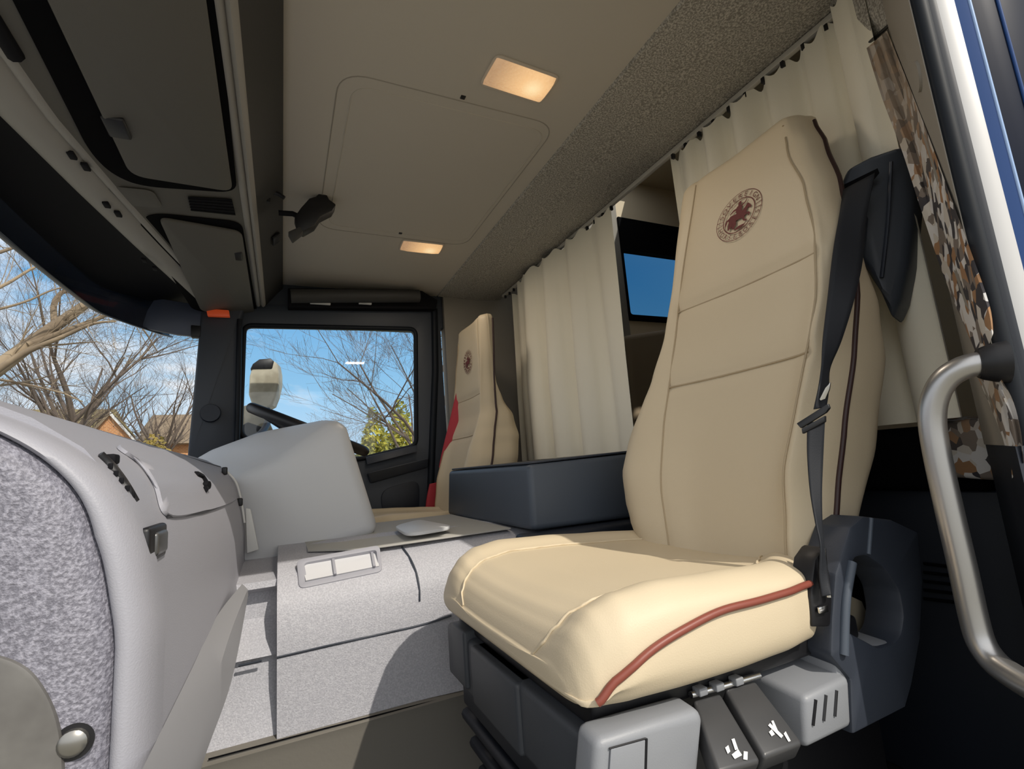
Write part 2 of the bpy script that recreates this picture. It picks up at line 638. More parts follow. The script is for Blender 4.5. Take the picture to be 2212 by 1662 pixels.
# haze glare in the half of the sky the sun stands in
dt = N('ShaderNodeVectorMath'); dt.operation = 'DOT_PRODUCT'
dt.inputs[1].default_value = tuple(-SUN_DIR)
nt.links.new(nrm.outputs[0], dt.inputs[0])
gl = N('ShaderNodeMapRange'); gl.inputs['From Min'].default_value = -0.1; gl.inputs['From Max'].default_value = 1.0
gl.inputs['To Min'].default_value = 0.0; gl.inputs['To Max'].default_value = 1.0
nt.links.new(dt.outputs['Value'], gl.inputs['Value'])
gm = N('ShaderNodeMix'); gm.data_type = 'RGBA'
gm.inputs['B'].default_value = (1.30, 1.28, 1.25, 1)
nt.links.new(gl.outputs['Result'], gm.inputs['Factor']); nt.links.new(mixc.outputs['Result'], gm.inputs['A'])
nt.links.new(gm.outputs['Result'], bg.inputs['Color'])
bg.inputs['Strength'].default_value = 1.0
nt.links.new(bg.outputs[0], out.inputs['Surface'])

SC.view_settings.view_transform = 'Standard'
SC.view_settings.look = 'None'
SC.view_settings.exposure = 0.0

# ------------------------------------------------------------------ the cab shell
YN, YF = 0.36, 2.30          # inner faces of the near and the far side
YC = 1.325
FLOOR = -0.62
CEIL = 0.87
HX0, HX1 = 0.705, 1.02       # carpeted header, from the ceiling to the curtain rail


def struct(o, label=None, cat=None):
    return tag(o, label, cat, kind='structure')


# ceiling: head lining with the rounded hatch outline pressed into it
ceil = box('ceiling', (-0.62, 0.24, CEIL), (HX0, 2.40, CEIL + 0.05), M['ceiling'], bev=0)
struct(ceil, 'taupe cab ceiling with a hatch outline', 'ceiling')
for inset, r, mt in ((0.0, 0.07, 'seam'), (0.032, 0.05, 'seam')):
    x0, x1, y0, y1 = 0.112 + inset, 0.655 - inset * 0.4, 0.985 + inset, 1.72 - inset
    lp = round_loop([(x0, y0, CEIL), (x1, y0, CEIL), (x1, y1, CEIL), (x0, y1, CEIL)], r, 8)
    s = tube('hatch_seam', lp, 0.0016, M['ceiling'] if inset else M['seam'], ceil, 6, closed=True)
for q in ((1000, 210), (865, 504)):
    p = P(*q, z=CEIL)
    box('screw_hole', p - Vector((0.006, 0.006, 0.002)), p + Vector((0.006, 0.006, 0.002)), M['black'], ceil, 0.0015)

# carpeted header between ceiling and curtain rail
hp = [(HX0, CEIL), (HX0 + 0.004, CEIL - 0.006), (0.80, 0.862), (0.92, 0.858), (HX1, 0.866), (HX1 + 0.03, 0.875), (HX1 + 0.03, 1.76), (HX0, 1.76)]
hd = extrude_profile('trim_1', hp, 0.30, 2.285, M['carpet'])
struct(hd, 'speckled grey carpet strip above the curtains', 'header')
# the carpet runs down on the near side as a gusset above the side panel
c0 = [P(1790, 0, x=1.0), P(1800, 50, x=1.0), P(1872, 104, x=0.99), P(1960, 22, x=0.90), P(1985, -60, x=0.86), P(1800, -60, x=0.98)]
g = slab('trim_2', c0, (0.01, -0.004, 0.0), M['carpet'])
struct(g, 'speckled grey carpet corner over the door pillar', 'header')
sp = tube('trim_3', [P(1862, 106, x=0.985), P(1905, 68, x=0.94), P(1962, 18, x=0.885)], 0.003, M['black'])
struct(sp, 'dark line under the carpet corner', 'trim')

# roof skin and the wall over the near door (closing the cab for the sun)
struct(box('trim_4', (-0.62, 0.235, 0.93), (0.71, 2.40, 0.97), M['paint'], bev=0.004), 'dark blue cab roof', 'roof')
struct(box('wall_left', (-0.40, 0.235, 0.74), (0.70, 0.36, 0.93), M['door'], bev=0.004), 'dark rail over the near door opening', 'wall')

# living space behind the curtain: far wall with a blue window, ceiling with an unseen roof light added to light the wall
SX = 3.2
LC = 1.75
CW = 'cream wall panel of the sleeper space behind the curtains'
struct(box('wall_back', (SX, 0.35, FLOOR), (SX + 0.04, 2.40, LC + .03), M['cabin_cream'], bev=0), CW, 'wall')
for lo, hi in (((1.05, 0.40, LC), (1.4, 2.40, LC + .03)), ((2.05, 0.40, LC), (SX, 2.40, LC + .03)), ((1.4, 0.40, LC), (2.05, 1.72, LC + .03)), ((1.4, 2.15, LC), (2.05, 2.40, LC + .03))):
    struct(box('ceiling_sleeper', lo, hi, M['cabin_cream'], bev=0), 'cream ceiling of the sleeper space', 'ceiling')
struct(box('added_roof_light', (1.4, 1.72, LC + .012), (2.05, 2.15, LC + .018), M['glass'], bev=0), 'unseen roof light added to brighten the sleeper space wall', 'window')
LY = 2.30
wtl, wbl = P(1338, 471, y=LY), P(1361, 693, y=LY)
ptl, pbl = P(1349, 541, y=LY), P(1366, 681, y=LY)
WX0, WX1, WZ0, WZ1 = wtl.x - .02, 2.62, wbl.z, wtl.z
for lo, hi in (((0.735, LY, FLOOR), (WX0, LY + .05, LC)), ((WX1, LY, FLOOR), (SX, LY + .05, LC)), ((WX0, LY, FLOOR), (WX1, LY + .05, WZ0 + .01)), ((WX0, LY, WZ1 - .01), (WX1, LY + .05, LC))):
    struct(box('wall_right', lo, hi, M['cabin_cream'] if lo[0] > .8 else M['side_wall'], bev=0), 'side wall behind the driver door', 'wall')
wf = empty('window_3', ((WX0 + WX1) / 2, LY, WZ0))
struct(wf, 'blue glass window with a black frame behind the curtains', 'window')
ring_plate('window_frame', [(WX0, LY - .012, WZ0), (WX1, LY - .012, WZ0), (WX1, LY - .012, WZ1), (WX0, LY - .012, WZ1)],
           round_loop([(pbl.x - .02, LY - .012, pbl.z), (WX1 - .05, LY - .012, pbl.z), (WX1 - .05, LY - .012, ptl.z), (pbl.x - .02, LY - .012, ptl.z)], 0.02), (0, 0.05, 0), M['void'], wf)
box('pane', (WX0 + 0.01, LY + .03, WZ0 + 0.01), (WX1 - 0.01, LY + .034, WZ1 - 0.01), M['glass_blue'], wf, bev=0)
bunk = thing('bunk', (1.4, 1.3, FLOOR), 'bunk behind the curtains with black edge, dark blue front and cream back', 'bunk')
t0, t1 = P(1366, 724, y=1.95), P(1452, 690, y=1.95)
hexa('back_cushion', [(t0.x - .05, 1.95, .03), (t1.x + .9, 1.95, .03), (t1.x + .9, 2.28, .03), (t0.x - .05, 2.28, .03),
                      t0 - Vector((.04, 0, 0)), t1 + Vector((.9, 0, .1)), t1 + Vector((.9, .33, .1)), t0 + Vector((-.04, .33, 0))], mat('tan_cushion', (.42, .33, .22), .7), bunk, .03, 4)
box('bunk_edge', (1.035, 0.42, -0.10), (SX - .01, 2.29, 0.015), M['void'], bunk, 0.015)
bfr = box('bunk_front', (1.06, 0.42, FLOOR + .002), (1.28, 2.25, -0.10), M['navy_dark'], bunk, 0.004)
for i in range(5):
    a, b = P(1996, 1218 + i * 19, x=1.058), P(2082, 1228 + i * 19, x=1.058)
    tube('air_slot', [a, b], 0.003, M['void'], bfr, 6)

# far side: wall panels round the driver's door
struct(box('wall_right', (0.735, 2.285, FLOOR), (1.25, 2.299, 0.90), M['side_wall'], bev=0), 'taupe side wall behind the driver door', 'wall')
struct(box('wall_right', (-0.60, 2.36, FLOOR), (0.74, 2.40, -0.35), M['door'], bev=0), 'dark sill under the driver door', 'wall')
struct(box('wall_right', (-0.33, 2.30, 0.70), (0.735, 2.40, 0.93), M['door'], bev=0.01), 'dark rail over the driver door', 'wall')

# far door: dark panel with the window opening
dr = empty('door_1', (0.2, 2.30, -0.45))
struct(dr, 'dark driver door with a big window', 'door')
yd = 2.285
outer = [P(512, 660, y=yd), P(948, 655, y=yd), Vector((0.72, yd, -0.40)), Vector((-0.20, yd, -0.40)), P(512, 985, y=yd)]
w_in = round_loop([P(527, 703, y=yd), P(898, 711, y=yd), P(899, 963, y=yd), P(780, 992, y=yd), P(650, 1000, y=yd), P(518, 942, y=yd)], 0.035, 6)
ring_plate('door_panel', outer, w_in, (0, 0.05, 0), M['door'], dr, bev=0.006)
tube('window_seal', w_in, 0.011, M['seal'], dr, 8, closed=True)
tube('door_edge_seal', [P(938, 668, y=yd - .005), P(940, 800, y=yd - .005), P(928, 1100, y=yd - .005)], 0.016, M['seal'], dr, 8)
arm = hexa('armrest', [P(800, 1045, y=2.27), P(925, 1010, y=2.27), P(925, 1010, y=2.34), P(800, 1045, y=2.34),
                       P(793, 1022, y=2.24), P(925, 990, y=2.24), P(925, 990, y=2.34), P(793, 1022, y=2.34)], M['door'], dr, 0.008)
slab('window_sill', [P(790, 988, y=2.27), P(900, 962, y=2.27), P(902, 976, y=2.25), P(793, 1004, y=2.25)], (0, 0.02, 0.002), M['navy'], dr, 0.003)
ls = round_loop([P(820, 1060, y=2.283), P(905, 1035, y=2.283), P(905, 1110, y=2.283), P(830, 1130, y=2.283)], 0.05)
slab('speaker_cover', ls, (0, -0.008, 0), M['navy_dark'], dr, 0.002)
w2 = box('window_2', (-0.22, 2.318, 0.02), (0.68, 2.322, 0.76), M['glass'], bev=0)
struct(w2, 'driver door window pane', 'window')

# roller blind housing over the driver door
rb = thing('roller_blind', (0.2, 2.22, 0.80), 'dark roller blind housing above the driver door window', 'blind')
a, b = P(628, 640, y=2.2), P(905, 640, y=2.2)
tube('blind_roll', [a, b], 0.030, M['overhead_face'], rb, 14)
slab('blind_bracket', [P(622, 622, y=2.24), P(908, 626, y=2.24), P(945, 648, y=2.24), P(942, 668, y=2.24), P(622, 664, y=2.24)], (0, 0.045, 0), M['overhead_dark'], rb, 0.004)
for px in (692, 789):
    q = P(px, 655, y=2.215)
    box('blind_clip', q - Vector((0.042 if px < 700 else 0.028, 0.004, 0.005)), q + Vector((0.042 if px < 700 else 0.028, 0.01, 0.005)), M['white'], rb, 0.002)

# far A-pillar
pil = [P(434, 668, y=2.20), P(404, 990, y=2.20), P(470, 1010, y=2.22), P(515, 985, y=2.24), P(517, 700, y=2.24), P(530, 655, y=2.24)]
pi = slab('trim_5', pil, (0, 0.12, 0), M['door'], bev=0.010, seg=3)
struct(pi, 'dark grey windscreen pillar on the driver side', 'pillar')
s_c = P(455, 893, y=2.205)
bm = bmesh.new()
add_tube(bm, [s_c, s_c + Vector((0, -0.012, 0))], [0.036, 0.033], 20)
from_bm('pillar_speaker', bm, M['navy_dark'], pi, 40)
tube('pillar_seal', [P(518, 690, y=2.235), P(512, 960, y=2.235)], 0.010, M['seal'], pi, 8)
orr = slab('orange_marker', [P(445, 667, y=2.17), P(494, 670, y=2.17), P(496, 684, y=2.17), P(448, 682, y=2.17)], (0, 0.02, 0), M['orange'], None, 0.002)
tag(orr, 'small orange reflector at the top of the far windscreen pillar', 'reflector')

# near B-pillar: side panel, rubber seals, painted highlight strip, blue paint in lit and dark tones
ZB0, ZB1 = FLOOR - 0.2, 1.3
lean = 0.0
def vprism(name, plan, material, label=None, cat=None, z0=ZB0, z1=ZB1, smooth=50):
    rows = [[Vector((x, y, z)) for x, y in plan] for z in (z0, z1)]
    o = loft(name, rows, material, smooth=smooth)
    return struct(o, label, cat)
def arc(cx, cy, r, a0, a1, n=8):
    return [(cx + r * math.cos(math.radians(a0 + (a1 - a0) * i / n)), cy + r * math.sin(math.radians(a0 + (a1 - a0) * i / n))) for i in range(n + 1)]
PS = 0.88
def V(*pts):
    return [(x * PS, y * PS) for x, y in pts]
sw = vprism('wall_left', V((0.820, 0.2995), (0.90, 0.3465), (1.00, 0.4015), (1.30, 0.425), (1.30, 0.33), (0.86, 0.29)), M['side_wall'], 'taupe panel between door seal and patterned curtain', 'wall', z0=-0.02)
vprism('wall_left', V((0.800, 0.2925), (1.00, 0.40), (1.30, 0.425), (1.30, 0.33), (0.86, 0.28)), M['navy_dark'], 'dark blue panel below the patterned curtain', 'wall', z1=-0.02)
vprism('wall_left', [(1.14, 0.352), (SX, 0.352), (SX, 0.37), (1.14, 0.37)], M['cabin_cream'], CW, 'wall', z1=LC)
vprism('wall_left', [(1.14, 0.30), (SX, 0.30), (SX, 0.351), (1.14, 0.351)], M['paint'], 'dark blue outer skin of the body behind the door', 'wall', z1=LC)
wd = Vector((0.80, 0.47, 0)).normalized()
wn = Vector((-wd.y, wd.x, 0))
q = P(1985, 165, pl=(wn, wn.dot(Vector((0.82 * PS, 0.2995 * PS, 0)))))
bm = bmesh.new(); add_tube(bm, [q - wn * .002, q + wn * .003], [0.020, 0.019], 20)
from_bm('cover_cap', bm, M['side_wall'], sw, 40)
s1 = vprism('trim_6', V(*arc(0.831, 0.2935, 0.0105, 0, 330, 11)), M['seal'], 'black rubber door seal on the near pillar', 'seal')
s2 = vprism('trim_7', V((0.826, 0.300), (0.8375, 0.2885), (0.8405, 0.2815), (0.848, 0.279), (0.86, 0.29)), M['navy_dark'], 'dark groove beside the door seal', 'seal')
s3 = vprism('painted_highlight_strip', V((0.8465, 0.2795), (0.8485, 0.2770), (0.8530, 0.2728), (0.8585, 0.2688), (0.8632, 0.2667), (0.90, 0.288), (0.888, 0.291)), M['pillar_glint'], 'painted white highlight along the near door pillar', 'strip')
s4 = vprism('lit_paint_band', V((0.8625, 0.2672), (0.868, 0.2615), (0.8735, 0.2568), (0.88, 0.265), (0.87, 0.275)), M['paint_lit'], 'lit tone of the blue paint on the near door pillar', 'pillar')
s5 = vprism('pale_blue_highlight_strip', V(*(arc(0.8755, 0.2563, 0.0022, 0, 330, 8))), M['paint_glint'], 'painted pale blue highlight on the near door pillar', 'pillar')
s6 = vprism('trim_11', V((0.874, 0.2568), (0.885, 0.2485), (0.90, 0.2389), (0.903, 0.2380), (0.906, 0.2355), (0.94, 0.2238), (1.0, 0.2), (1.30, 0.19), (1.30, 0.34), (0.88, 0.275)), M['paint'], 'dark blue painted outer door pillar', 'pillar')
s7 = vprism('blue_highlight_streak', V(*(arc(0.9025, 0.2372, 0.0022, 0, 330, 8))), M['paint_lit'], 'painted blue highlight streak on the near door pillar', 'pillar')

# floor
fl = box('floor', (-0.60, 0.27, FLOOR - 0.05), (SX, 2.38, FLOOR), M['floor'], bev=0)
struct(fl, 'dark rubber cab floor', 'floor')
fw = box('wall_front', (-0.62, 0.30, FLOOR), (-0.58, 2.38, 0.08), M['navy_dark'], bev=0)
struct(fw, 'front bulkhead behind the dash', 'wall')

# windscreen
def wx(y):     # how far forward the glass bulges
    d = abs(y - YC) / 1.0
    return -0.62 + 0.24 * d ** 2.6
rows = []
for z, dx in ((0.05, -0.10), (0.40, -0.03), (0.78, 0.03)):
    rows.append([Vector((wx(0.35 + 1.95 * i / 24) + dx, 0.35 + 1.95 * i / 24, z)) for i in range(25)])
ws = sheet('window_1', rows, M['glass'])
struct(ws, 'curved windscreen', 'window')
# ------------------------------------------------------------------ dashboard (passenger side, seen along its rear face)
DPROF = [(-0.070, -0.235), (-0.080, -0.165), (-0.081, -0.10), (-0.0855, -0.065), (-0.0935, -0.028), (-0.108, 0.006), (-0.130, 0.036), (-0.160, 0.059),
         (-0.200, 0.079), (-0.26, 0.1045), (-0.34, 0.125), (-0.50, 0.132), (-0.575, 0.126)]


def pdash(px, py, off=0.0):
    """point of the dash's swept surface seen at a photo position"""
    r = ray(px, py)
    best = None
    for (x1, z1), (x2, z2) in zip(DPROF, DPROF[1:]):
        ex, ez = x2 - x1, z2 - z1
        den = r.x * ez - r.z * ex
        if abs(den) < 1e-12:
            continue
        t = (x1 * ez - z1 * ex) / den
        s = (x1 * r.z - z1 * r.x) / den
        if t > 0 and -1e-6 <= s <= 1 + 1e-6 and (best is None or t < best[0]):
            n = Vector((ez, 0, -ex)).normalized()
            if n.x < 0:
                n = -n
            best = (t, n)
    if best is None:      # just above the crest: step down to it
        return pdash(px, py + 2, off)
    return r * best[0] + best[1] * off


dash = thing('dashboard', (-0.3, 1.0, FLOOR), 'light grey moulded dashboard with a grained end panel, under the windscreen', 'dashboard')
full = DPROF + [(-0.575, -0.235)]
body = extrude_profile('dash_body', full, 0.455, 2.27, M['dash'], dash, smooth=50)


def inset(prof, d):
    out = []
    for i, (x, z) in enumerate(prof):
        a = Vector(prof[max(i - 1, 0)]); b = Vector(prof[min(i + 1, len(prof) - 1)])
        t = (b - a).normalized()
        n = Vector((t.y, -t.x))      # outward (towards +x / +z)
        if n.x < 0 and n.y < 0:
            n = -n
        k_ = 1.0 - 0.55 * max(0, min(1, (z + .02) / .08))
        out.append((x - n.x * d * k_, z - n.y * d * k_))
    return out


DEND = [(-0.070, -0.235), (-0.080, -0.165), (-0.081, -0.10), (-0.0855, -0.065), (-0.0935, -0.028), (-0.108, 0.005), (-0.130, 0.031), (-0.160, 0.0525), (-0.200, 0.071), (-0.27, 0.095), (-0.36, 0.115), (-0.50, 0.126), (-0.575, 0.120)]
# rolled rim along the near end, then the grained end panel set inside it
fine = [(p.x, p.y) for p in catmull([Vector((x, z, 0)) for x, z in DEND], 60)]
fine[0] = (-0.080, -0.235)
fine = [(-0.081 if z < -0.10 else x, z) for x, z in fine]
rows = []
for y, d in ((0.470, -0.002), (0.452, -0.002), (0.440, 0.0), (0.431, 0.004), (0.426, 0.009), (0.4245, 0.014), (0.428, 0.018), (0.434, 0.020)):
    rows.append([Vector((x, y, z)) for x, z in inset(fine, d)])
sheet('end_rim', rows, M['dash'], dash, smooth=80)
rows = []
for y, d in ((0.436, 0.019), (0.429, 0.022), (0.424, 0.028), (0.4205, 0.036), (0.4195, 0.047), (0.4195, 0.07)):
    rows.append([Vector((x, y, z)) for x, z in inset(fine, d)])
last = rows[-1]
C_ = Vector((-0.32, 0.4195, -0.12))
for t in (0.25, 0.5, 0.75, 0.97):
    rows.append([p.lerp(C_, t) for p in last])
pn = sheet('end_panel', rows, M['dash_tex'], dash, smooth=80)
# rounded grey cover at the lower corner of the end panel and its screw
cov = round_loop([P(-220, 1410, y=0.417), P(40, 1412, y=0.417), P(132, 1545, y=0.417), P(140, 1800, y=0.417), P(-220, 1800, y=0.417)], 0.03, 8)
cv = slab('end_cover', cov, (0, 0.008, 0), mat('worn_grey_cover', (0.095, 0.09, 0.085), 0.4, bump=(60, 0.3, 0.001), mix=((0.17, 0.165, 0.155), 18, 0.4, 0.65)), dash, 0.003)
sc = P(160, 1602, y=0.421)
bm = bmesh.new()
add_tube(bm, [sc + Vector((0, 0.0, 0)), sc + Vector((0, -0.004, 0)), sc + Vector((0, -0.006, 0))], [0.0080, 0.0075, 0.005], 20)
from_bm('panel_screw', bm, mat('dull_screw', (.34, .33, .31), .3, metal=.9), dash, 40)
bm = bmesh.new()
add_tube(bm, [sc + Vector((0, -0.001, 0.0)), sc + Vector((0, -0.0012, 0.0))], [0.0105, 0.0105], 24)
from_bm('screw_recess', bm, M['black'], dash, 40)


def patch(name, corners, nu, nv, off, material, parent, thick=0.004, smooth=50):
    """skin on the dash face between four photo corners TL, TR, BR, BL"""
    tl, tr, br, bl = [Vector((*c, 0)) for c in corners]
    rows = []
    for j in range(nv + 1):
        v = j / nv
        row = []
        for i in range(nu + 1):
            u = i / nu
            q = (tl * (1 - u) + tr * u) * (1 - v) + (bl * (1 - u) + br * u) * v
            row.append(pdash(q.x, q.y, off))
        rows.append(row)
    return sheet(name, rows, material, parent, thick, smooth)


def dash_line(name, pts, r, material, parent, off=0.0005, n=40, sides=6):
    q = catmull([Vector((*p, 0)) for p in pts], n)
    return tube(name, [pdash(p.x, p.y, off) for p in q], r, material, parent, sides)


gl_pts = [(252, 966), (345, 974), (482, 1008), (505, 1040), (512, 1078), (440, 1106), (357, 1116), (330, 1050), (300, 1005)]
bm = bmesh.new()
Q = catmull([Vector((*p, 0)) for p in gl_pts], 72, True)
cc = sum(Q, Vector()) / len(Q)
rings = []
for f, off in ((1.0, 0.0005), (0.985, 0.0035), (0.75, 0.0035), (0.5, 0.0035), (0.25, 0.0035)):
    rings.append([bm.verts.new(pdash(cc.x + (p.x - cc.x) * f, cc.y + (p.y - cc.y) * f, off)) for p in Q])
for a, b in zip(rings, rings[1:]):
    for k in range(len(Q)):
        j = (k + 1) % len(Q)
        bm.faces.new((a[k], a[j], b[j], b[k]))
bm.faces.new(rings[-1])
lid = from_bm('glovebox_lid', bm, M['dash'], dash, 60)
dash_line('lid_seam', [(484, 1012), (345, 974), (262, 966)], 0.0022, M['black'], lid)
dash_line('lid_seam', [(357, 1116), (440, 1106), (500, 1080)], 0.0022, M['black'], lid)
dash_line('lid_handle', [(418, 1028), (432, 1036), (440, 1052), (436, 1062)], 0.0045, M['overhead_dark'], lid, 0.004)
bm = bmesh.new()
kp = pdash(436, 1052, 0.004)
add_tube(bm, [kp, kp + Vector((0.006, -0.002, 0))], [0.007, 0.006], 14)
from_bm('lid_lock', bm, M['overhead_dark'], lid, 40)
# defroster vent slot beside the rim, the seam band behind it
dash_line('vent_slot', [(212, 984), (236, 1008), (262, 1042), (288, 1086)], 0.0042, M['black'], dash, 0.0, 24)
for f in (0.25, 0.4, 0.55, 0.7, 0.85):
    q = Vector((212, 984, 0)).lerp(Vector((290, 1086, 0)), f)
    p = pdash(q.x, q.y + 4 * math.sin(f * 3), 0.003)
    box('vent_fin', p - Vector((0.002, 0.0008, 0.0025)), p + Vector((0.001, 0.0008, 0.002)), M['overhead_dark'], dash, 0.0005)
sl = pdash(240, 996, 0.002)
box('vent_slider', sl - Vector((0.007, 0.007, 0.004)), sl + Vector((0.003, 0.006, 0.004)), M['overhead_dark'], dash, 0.002)
dash_line('lid_seam', [(256, 968), (300, 1008), (334, 1058), (356, 1114)], 0.0009, M['dash'], lid, 0.0022)
# square switch below the vent
kc = pdash(330, 1172, 0.0)
kb = box('dash_socket', kc + Vector((-0.004, -0.030, -0.014)), kc + Vector((0.004, 0.030, 0.013)), M['black'], dash, 0.003)
box('socket_button', kc + Vector((0.0, -0.014, -0.010)), kc + Vector((0.0065, 0.022, 0.008)), mat('dark_metal', (.12, .12, .12), .35, metal=.6), kb, 0.003)
# lower knee panel tucked in under the dash
A_, B_ = P(523, 1262, y=1.045), P(536, 1286, y=1.04)
kn = [P(318, 1662, x=-0.079), P(286, 1760, x=-0.079), P(410, 1760, z=-0.262), P(434, 1662, z=-0.252), P(502, 1463, z=-0.245), B_, A_, P(458, 1367, x=-0.077), P(357, 1584, x=-0.078)]
mid = [Vector((-0.071, 0.42, -0.20)), Vector((-0.071, 1.03, -0.178))]
bm = bmesh.new()
top = [Vector((-0.079, 0.36, -0.168)), Vector((-0.079, 0.60, -0.169)), Vector((-0.079, 0.82, -0.168)), A_]
md = [Vector((-0.066, 0.36, -0.212)), Vector((-0.065, 0.60, -0.206)), Vector((-0.063, 0.82, -0.192)), A_.lerp(B_, 0.5) + Vector((0.004, 0, 0))]
bt = [Vector((-0.067, 0.42, -0.262)), P(434, 1662, z=-0.252), P(502, 1463, z=-0.245), B_]
bk = [p + Vector((-0.05, 0.0, -0.004)) for p in bt]
R = [[bm.verts.new(p) for p in catmull(q, 24)] for q in (top, md, bt, bk)]
for a, b in zip(R, R[1:]):
    for k in range(23):
        bm.faces.new((a[k], a[k + 1], b[k + 1], b[k]))
from_bm('knee_panel', bm, mat('satin_grey_plastic', (0.30, 0.30, 0.315), 0.4), dash, 25)
q = P(402, 1632, z=-0.23)
box('panel_clip', q - Vector((0.001, 0.006, 0.010)), q + Vector((0.004, 0.006, 0.010)), M['white'], dash, 0.002)

# ------------------------------------------------------------------ instrument binnacle / centre stack
ce = thing('instrument_binnacle', (0.08, 1.7, -0.15), 'smooth grey instrument hood rising from the dash before the driver', 'instrument panel')
bm = bmesh.new()
pts = [(-0.10, 1.365, -0.215), (0.02, 1.350, -0.19), (0.232, 1.350, -0.148), (0.245, 2.02, -0.15), (-0.35, 2.20, -0.15),
       (-0.12, 1.39, 0.015), (-0.012, 1.352, 0.058), (0.150, 1.362, 0.168), (0.115, 1.80, 0.178), (-0.08, 1.80, 0.172), (-0.30, 2.16, 0.135)]
v = [bm.verts.new(p) for p in pts]
bm.faces.new((v[0], v[1], v[6], v[5]))
bm.faces.new((v[1], v[2], v[7], v[6]))
bm.faces.new((v[2], v[3], v[8], v[7]))
bm.faces.new((v[3], v[4], v[10], v[9], v[8]))
bm.faces.new((v[4], v[0], v[5], v[10]))
bm.faces.new((v[5], v[6], v[10]))
bm.faces.new((v[6], v[7], v[9], v[10]))
bm.faces.new((v[7], v[8], v[9]))
bm.faces.new((v[0], v[4], v[3], v[2], v[1]))
bmesh.ops.recalc_face_normals(bm, faces=bm.faces)
es = [e for e in bm.edges if e.calc_face_angle(0) > math.radians(6)]
bmesh.ops.bevel(bm, geom=es, offset=0.034, segments=6, profile=0.5, affect='EDGES', clamp_overlap=True)
from_bm('hood', bm, M['binnacle'], ce, 60)
dash_line_pts = [P(483, 1014, y=1.33), P(508, 1040, y=1.33), P(520, 1080, y=1.33), P(528, 1130, y=1.33)]
tube('hood_seam', dash_line_pts, 0.0026, M['white'], ce, 8, 20)
for q in ((485, 1018), (518, 1085)):
    p = P(*q, y=1.322)
    box('seam_clip', p - Vector((0.006, 0.003, 0.009)), p + Vector((0.006, 0.003, 0.009)), M['black'], ce, 0.003)
slab('hood_sun_patch', [P(530, 1098, y=1.335), P(541, 1100, y=1.335), P(559, 1188, y=1.335), P(533, 1196, y=1.335)], (0, 0.008, 0), M['white'], ce, 0.002)  # pale patch stands for sunlight falling beside the hood

# steering wheel behind the hood
sw_t = thing('steering_wheel', (0.09, 1.97, 0.0), 'black steering wheel rim half hidden behind the grey instrument hood', 'steering wheel')
c = (P(545, 882, y=1.95) + P(786, 975, y=1.95)) / 2
ex = (P(786, 975, y=1.95) - P(545, 882, y=1.95)).normalized()
ey = c - ex * c.dot(ex)
ey.normalize()
rad = (P(786, 975, y=1.95) - P(545, 882, y=1.95)).length / 2
ring = [c + ex * rad * math.cos(t) + ey * rad * math.sin(t) for t in [2 * math.pi * i / 64 for i in range(64)]]
tube('rim', ring, 0.019, M['black'], sw_t, 12, closed=True)
nrm_w = ex.cross(ey)
if nrm_w.z > 0:
    nrm_w = -nrm_w
bm = bmesh.new(); add_tube(bm, [c + nrm_w * 0.06, c + nrm_w * 0.02], [0.06, 0.075], 24)
from_bm('hub', bm, M['black'], sw_t, 40)
for t in (0.35, 2.8, 4.71):
    tube('spoke', [c + nrm_w * 0.04, c + (ex * math.cos(t) + ey * math.sin(t)) * rad], 0.014, M['black'], sw_t, 8)
tube('column', [c + nrm_w * 0.05, c + nrm_w * 0.27], 0.04, M['black'], sw_t, 12)

# ------------------------------------------------------------------ engine cover between the seats
ec = thing('engine_cover', (0.45, 1.35, FLOOR), 'pale grey engine cover with a small tray, in the middle of the cab', 'engine cover')
TY = 1.05
xs = P(598, 1350, y=TY).x
zsm = P(700, 1400, y=TY).z            # height of the horizontal seam
zb = P(700, 1570, y=TY).z
prof = [(TY, zb), (TY, -0.30), (TY - 0.0, -0.235), (1.066, -0.203), (1.10, -0.175), (1.16, -0.155), (1.30, -0.145), (1.60, -0.145), (1.60, zb)]
def exy(name, prof, x0, x1, material, parent, nx=1, smooth=50, bend=None):
    rows = []
    for i in range(nx + 1):
        x = x0 + (x1 - x0) * i / nx
        rows.append([Vector((x, y + (bend(x, z) if bend else 0), z)) for y, z in prof])
    return loft(name, rows, material, parent, True, True, smooth)
cov_b = exy('cover_body', prof, xs, 1.03, M['tunnel'], ec, 30, 50, lambda x, z: 0.0 if x < 0.25 else -0.02 * min(1, (x - 0.25) / 0.2))
# recessed left part: cubby above, set-back panel below
prof2 = [(TY + 0.014, zb), (TY + 0.034, zsm - 0.06), (TY + 0.036, zsm - 0.001), (TY + 0.022, zsm), (TY + 0.026, zsm + 0.004), (TY + 0.082, zsm + 0.055), (TY + 0.085, -0.205), (TY + 0.050, -0.192), (TY + 0.052, -0.180), (1.30, -0.170), (1.60, -0.170), (1.60, zb)]
exy('cover_side_panel', prof2, -0.16, xs + 0.001, M['tunnel'], ec, 1, 25)
